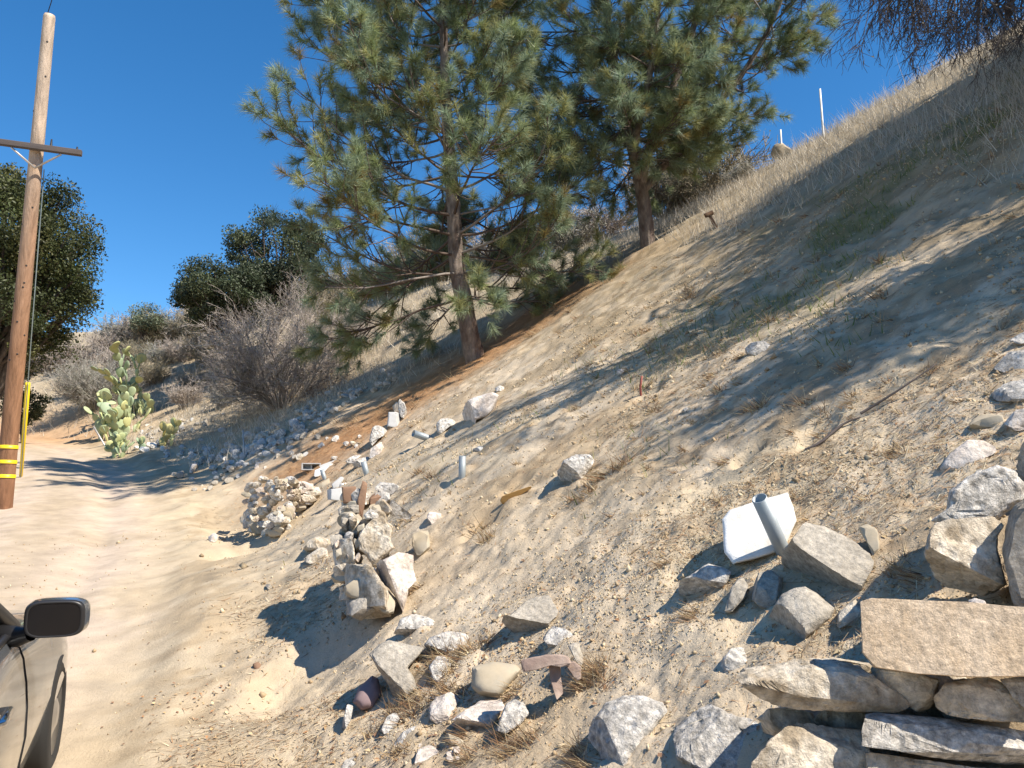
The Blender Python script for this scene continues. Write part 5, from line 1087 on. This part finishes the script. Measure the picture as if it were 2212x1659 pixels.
# ---------------------------------------------------------------- the parked car
def make_car():
    m, nt, b = new_mat('car_paint'); M['paint'] = m
    b.inputs['Base Color'].default_value = (0.13, 0.14, 0.155, 1); b.inputs['Metallic'].default_value = 0.35; b.inputs['Roughness'].default_value = 0.24
    b.inputs['Coat Weight'].default_value = 1.0; b.inputs['Coat Roughness'].default_value = 0.03
    dn = nt.nodes.new('ShaderNodeTexNoise'); dn.inputs['Scale'].default_value = 5; dn.inputs['Detail'].default_value = 8
    tc = nt.nodes.new('ShaderNodeTexCoord'); nt.links.new(tc.outputs['Object'], dn.inputs['Vector'])
    mr = nt.nodes.new('ShaderNodeMapRange'); mr.inputs[1].default_value = .4; mr.inputs[2].default_value = .75; mr.inputs[3].default_value = .12; mr.inputs[4].default_value = .34
    nt.links.new(dn.outputs[0], mr.inputs[0]); nt.links.new(mr.outputs[0], b.inputs['Roughness'])
    M['glass'] = plain('car_glass', (0.012, 0.014, 0.014), 0.03, 0, .6); M['mirror_black_reflection'] = plain('mirror_black_reflection', (0.012, 0.011, 0.012), 0.12, 0.0, .35)
    M['trim'] = plain('black_trim', (0.022, 0.022, 0.024), 0.4); M['chrome'] = plain('chrome', (.72, .72, .74), .12, 1.0); M['lamp'] = plain('lamp_lens', (.75, .76, .78), .08, 0, .6); M['tail'] = plain('red_lens', (.35, .015, .015), .1); M['tyre'] = plain('tyre_rubber', (.018, .018, .018), .85); M['rim'] = plain('alloy_rim', (.5, .5, .5), .3, .9)
    root = empty('parked_car')
    # lower body: rings of points from the sill up over the shoulder to the bonnet, cabin floor and boot
    st = [(-2.28, .50, .30, .62, .78), (-2.24, .70, .26, .62, .88), (-2.05, .82, .22, .60, .97), (-1.6, .875, .20, .60, 1.0), (-.9, .90, .19, .60, .985), (0, .905, .19, .60, .97), (.7, .905, .19, .60, .965), (1.0, .90, .19, .60, .96), (1.35, .91, .20, .62, .87), (1.7, .92, .21, .63, .82), (2.0, .905, .22, .60, .77), (2.2, .83, .24, .56, .70), (2.32, .62, .28, .52, .62), (2.36, .40, .32, .5, .58)]
    st = [(a[0] + (.34 if a[0] > 1.2 else 0), *a[1:]) for a in st]
    xs = np.array([a[0] for a in st]); xx = np.linspace(xs[0], xs[-1], 70)
    W, ZS, ZM, ZT = [np.interp(xx, xs, np.array([a[i] for a in st])) for i in (1, 2, 3, 4)]
    ker = np.array([1, 2, 3, 2, 1]) / 9
    sm = lambda v: np.convolve(np.pad(v, 2, 'edge'), ker, 'valid')
    W, ZS, ZM, ZT = sm(W), sm(ZS), sm(ZM), sm(ZT)
    V = []; prof_ = [(.80, 0), (.94, .03), (.975, .18), (1.0, .42), (.997, .58), (.985, .72), (.972, .80), (.965, .85), (.945, .91), (.905, .965), (.86, .99), (.6, 1.015), (.3, 1.03), (0, 1.035)]
    ring = prof_ + [(-a, h) for a, h in prof_[-2::-1]]
    for i in range(len(xx)):
        for (a, h) in ring: V.append((xx[i], -a * W[i], ZS[i] + h * (ZT[i] - ZS[i])))
    n = len(ring); I = np.arange(len(xx) * n).reshape(len(xx), n)
    F = np.stack([I[:-1, :-1], I[:-1, 1:], I[1:, 1:], I[1:, :-1]], -1).reshape(-1, 4)
    ends = [[I[k][j], I[k][j + 1], I[k][n - 2 - j], I[k][n - 1 - j]] for k in (0, -1) for j in range(n // 2)]
    F = np.concatenate([F, np.array(ends)])
    body = mesh_np('body', V, F, M['paint'], root, True)
    for sx in (1.10, -.06, -1.12):
        for sy in (1, -1):
            w_, z0_, z1_ = np.interp(sx, xx, W), np.interp(sx, xx, ZS), np.interp(sx, xx, ZT)
            pp_ = [(sx - .05 * (1 - h_), -a_ * w_ * sy * 1.002, z0_ + h_ * (z1_ - z0_)) for a_, h_ in prof_[2:11]]
            V2, F2 = tube_mesh(pp_, [.0028] * len(pp_), 6); mesh_np('door_seam', V2, F2, M['black'], root, True)
    def panel(name, pts, mat, parent=root, thick=.012):
        bm = bmesh.new(); f = bm.faces.new([bm.verts.new(p) for p in pts]); bmesh.ops.recalc_face_normals(bm, faces=[f])
        r = bmesh.ops.extrude_face_region(bm, geom=[f]); vs = [v for v in r['geom'] if isinstance(v, bmesh.types.BMVert)]
        c = sum((Vector(p) for p in pts), Vector()) / len(pts); inward = Vector((0, 0, .9)) - c; nn = f.normal * (1 if f.normal.dot(inward) > 0 else -1)
        for v in vs: v.co += nn * thick
        bmesh.ops.recalc_face_normals(bm, faces=bm.faces)
        me = bpy.data.meshes.new(name); bm.to_mesh(me); bm.free(); me.materials.append(mat); o = bpy.data.objects.new(name, me); COL.objects.link(o); o.parent = parent; return o
    # greenhouse
    for sy in (-1, 1):
        y0, y1 = .80 * sy, .60 * sy
        panel('side_window', [(.98, y0, .955), (-.02, y0, .985), (-.02, y1, 1.41), (.32, y1, 1.40)], M['glass'])
        panel('side_window', [(-.08, y0, .985), (-1.02, y0, .995), (-.82, y1, 1.37), (-.08, y1, 1.41)], M['glass'])
        panel('quarter_window', [(-1.08, y0, .995), (-1.45, y0, 1.0), (-.95, y1, 1.35), (-.88, y1, 1.365)], M['glass'])
        for nm, p0, p1, r in [('pillar', (1.22, y0 * .99, .935), (.34, y1 * 1.0, 1.41), .042), ('pillar', (-.05, y0, .97), (-.05, y1, 1.42), .03), ('pillar', (-1.62, y0 * .97, .98), (-.95, y1, 1.385), .055)]:
            V2, F2 = tube_mesh([p0, tuple((np.array(p0) + np.array(p1)) / 2 + np.array([0, .02 * sy, .025])), p1], [r, r, r], 10); mesh_np(nm, V2, F2, M['trim' if nm == 'pillar' and p0[0] > 1 else 'paint'], root, True)
        V2, F2 = tube_mesh([(1.2, y0 * 1.015, .945), (0, y0 * 1.02, .972), (-1.5, y0 * 1.0, .995)], [.017] * 3, 8); mesh_np('window_seal', V2, F2, M['trim'], root, True)
    panel('windscreen', [(1.26, -.78, .935), (1.26, .78, .935), (.38, .56, 1.41), (.38, -.56, 1.41)], M['glass'])
    panel('rear_window', [(-1.72, -.74, .99), (-1.72, .74, .99), (-1.0, .55, 1.38), (-1.0, -.55, 1.38)], M['glass'])
    U, Vv = np.meshgrid(np.linspace(0, 1, 16), np.linspace(-1, 1, 13)); rx = .40 - 1.44 * U; rz = 1.405 + .05 * np.sin(U * np.pi) - .03 * U + .03 * (1 - Vv ** 2); ry = Vv * .615
    Vr = np.stack([rx.ravel(), ry.ravel(), rz.ravel()], 1); I = np.arange(16 * 13).reshape(13, 16); Fr = np.stack([I[:-1, :-1], I[:-1, 1:], I[1:, 1:], I[1:, :-1]], -1).reshape(-1, 4)
    mesh_np('roof', np.concatenate([Vr, Vr - np.array([0, 0, .03])]), np.concatenate([Fr, Fr[:, ::-1] + len(Vr)]), M['paint'], root, True)
    for sy in (-1, 1):
        # door mirror: rounded housing with a dark reflection painted into its backward-facing glass
        mo = Vector((.93, 1.0 * sy, 1.035))
        A = np.linspace(0, 2 * np.pi, 40, endpoint=False); c, s_ = np.cos(A), np.sin(A)
        oy = .128 * np.sign(c) * np.abs(c) ** .5 * (1 + .10 * (s_ < 0) * 0) ; oz = .088 * np.sign(s_) * np.abs(s_) ** .5 + .016 * (c) * -1 * 0
        rings = []
        for (dx, k) in [(-.010, .90), (-.014, .985), (0, 1.03), (.035, 1.04), (.08, .98), (.12, .80), (.145, .45), (.15, .02)]:
            tip = np.where(c > 0, 1 + .16 * min(max(dx, 0) / .05, 1) * c, 1.0)
            rings.append(np.stack([np.full(40, dx), oy * k * tip * sy, oz * k], 1))
        Vm = np.concatenate(rings); I = np.arange(8 * 40).reshape(8, 40); Fm = np.stack([I[:-1], np.roll(I[:-1], -1, 1), np.roll(I[1:], -1, 1), I[1:]], -1).reshape(-1, 4)
        h = mesh_np('mirror', Vm * np.array([1, .85, .85]) + np.array(mo), Fm, M['trim'], root, True)
        capf = Fm[(I[2:-1].min() <= Fm[:, 0])]; hc = mesh_np('mirror_cap', Vm * np.array([1.02, .865, .865]) + np.array(mo) + np.array([.004, 0, 0]), capf, M['paint'], h, True)
        G = np.concatenate([np.stack([np.full(40, -.0085), oy * .93 * sy, oz * .92], 1), [[-.0085, 0, 0]]]); Fg = np.stack([np.arange(40), (np.arange(40) + 1) % 40, np.full(40, 40)], 1)
        g = mesh_np('mirror_glass', G * np.array([1, .85, .85]) + np.array(mo), Fg, M['mirror_black_reflection'], h, False)
        V2, F2 = tube_mesh([tuple(mo + Vector((.05, -.09 * sy, -.07))), (1.02, .86 * sy, .945), (1.04, .78 * sy, .95)], [.03, .042, .045], 10); mesh_np('mirror_arm', V2, F2, M['trim'], root, True)
        for hx in (.47, -.72):
            V2, F2 = tube_mesh([(hx - .09, .893 * sy, .79), (hx - .07, .925 * sy, .795), (hx + .07, .925 * sy, .795), (hx + .09, .893 * sy, .79)], [.014, .017, .017, .014], 10); mesh_np('door_handle', V2, F2, M['chrome'], root, True)
        for wx in (1.92, -1.32):
            w = empty('wheel', (0, 0, 0)); w.parent = root; w.location = (wx, .80 * sy, .305)
            def disc(nm, prof2, mat):
                A = np.linspace(0, 2 * np.pi, 36, endpoint=False); Vd = np.concatenate([np.stack([r * np.cos(A), np.full(36, y * sy), r * np.sin(A)], 1) for r, y in prof2]); k = len(prof2)
                I = np.arange(k * 36).reshape(k, 36); Fd = np.stack([I[:-1], np.roll(I[:-1], -1, 1), np.roll(I[1:], -1, 1), I[1:]], -1).reshape(-1, 4); mesh_np(nm, Vd, Fd, mat, w, True)
            disc('tyre', [(.2, -.1), (.30, -.09), (.312, -.06), (.312, .08), (.30, .112), (.215, .118), (.205, .10)], M['tyre'])
            disc('rim', [(.206, .09), (.20, .105), (.16, .085), (.09, .10), (.05, .115), (.001, .116)], M['rim'])
        V2 = ico(3)[0] * np.array([.17, .13, .07]) + np.array([2.46, .60 * sy, .60]); mesh_np('headlight', V2, ico(3)[1], M['lamp'], root, True)
        V2 = ico(3)[0] * np.array([.10, .16, .07]) + np.array([-2.2, .58 * sy, .80]); mesh_np('taillight', V2, ico(3)[1], M['tail'], root, True)
    return root
car = make_car()
hd_ = Vector((-.37, .93, 0)).normalized(); lf_ = Vector((-hd_.y, hd_.x, 0))
mpos = pt(118, 1337, 3.36)
pit = math.atan(.115); fw_ = Vector((hd_.x * math.cos(pit), hd_.y * math.cos(pit), math.sin(pit))); up_ = fw_.cross(lf_)
R3 = Matrix((fw_, lf_, up_)).transposed()
car.rotation_euler = R3.to_euler()
car.location = mpos - R3 @ Vector((.93, -1.0, 1.035))
import sys; [sys.stderr.write('CAR wheel %s\n' % ((R3 @ Vector((a_, b_, 0)) + car.location).z - gz((R3 @ Vector((a_, b_, 0)) + car.location).x, (R3 @ Vector((a_, b_, 0)) + car.location).y))) for a_ in (1.92, -1.32) for b_ in (-.8, .8)]
tag(car, 'dusty pewter grey car with its black door mirror at the lower left edge', 'car')
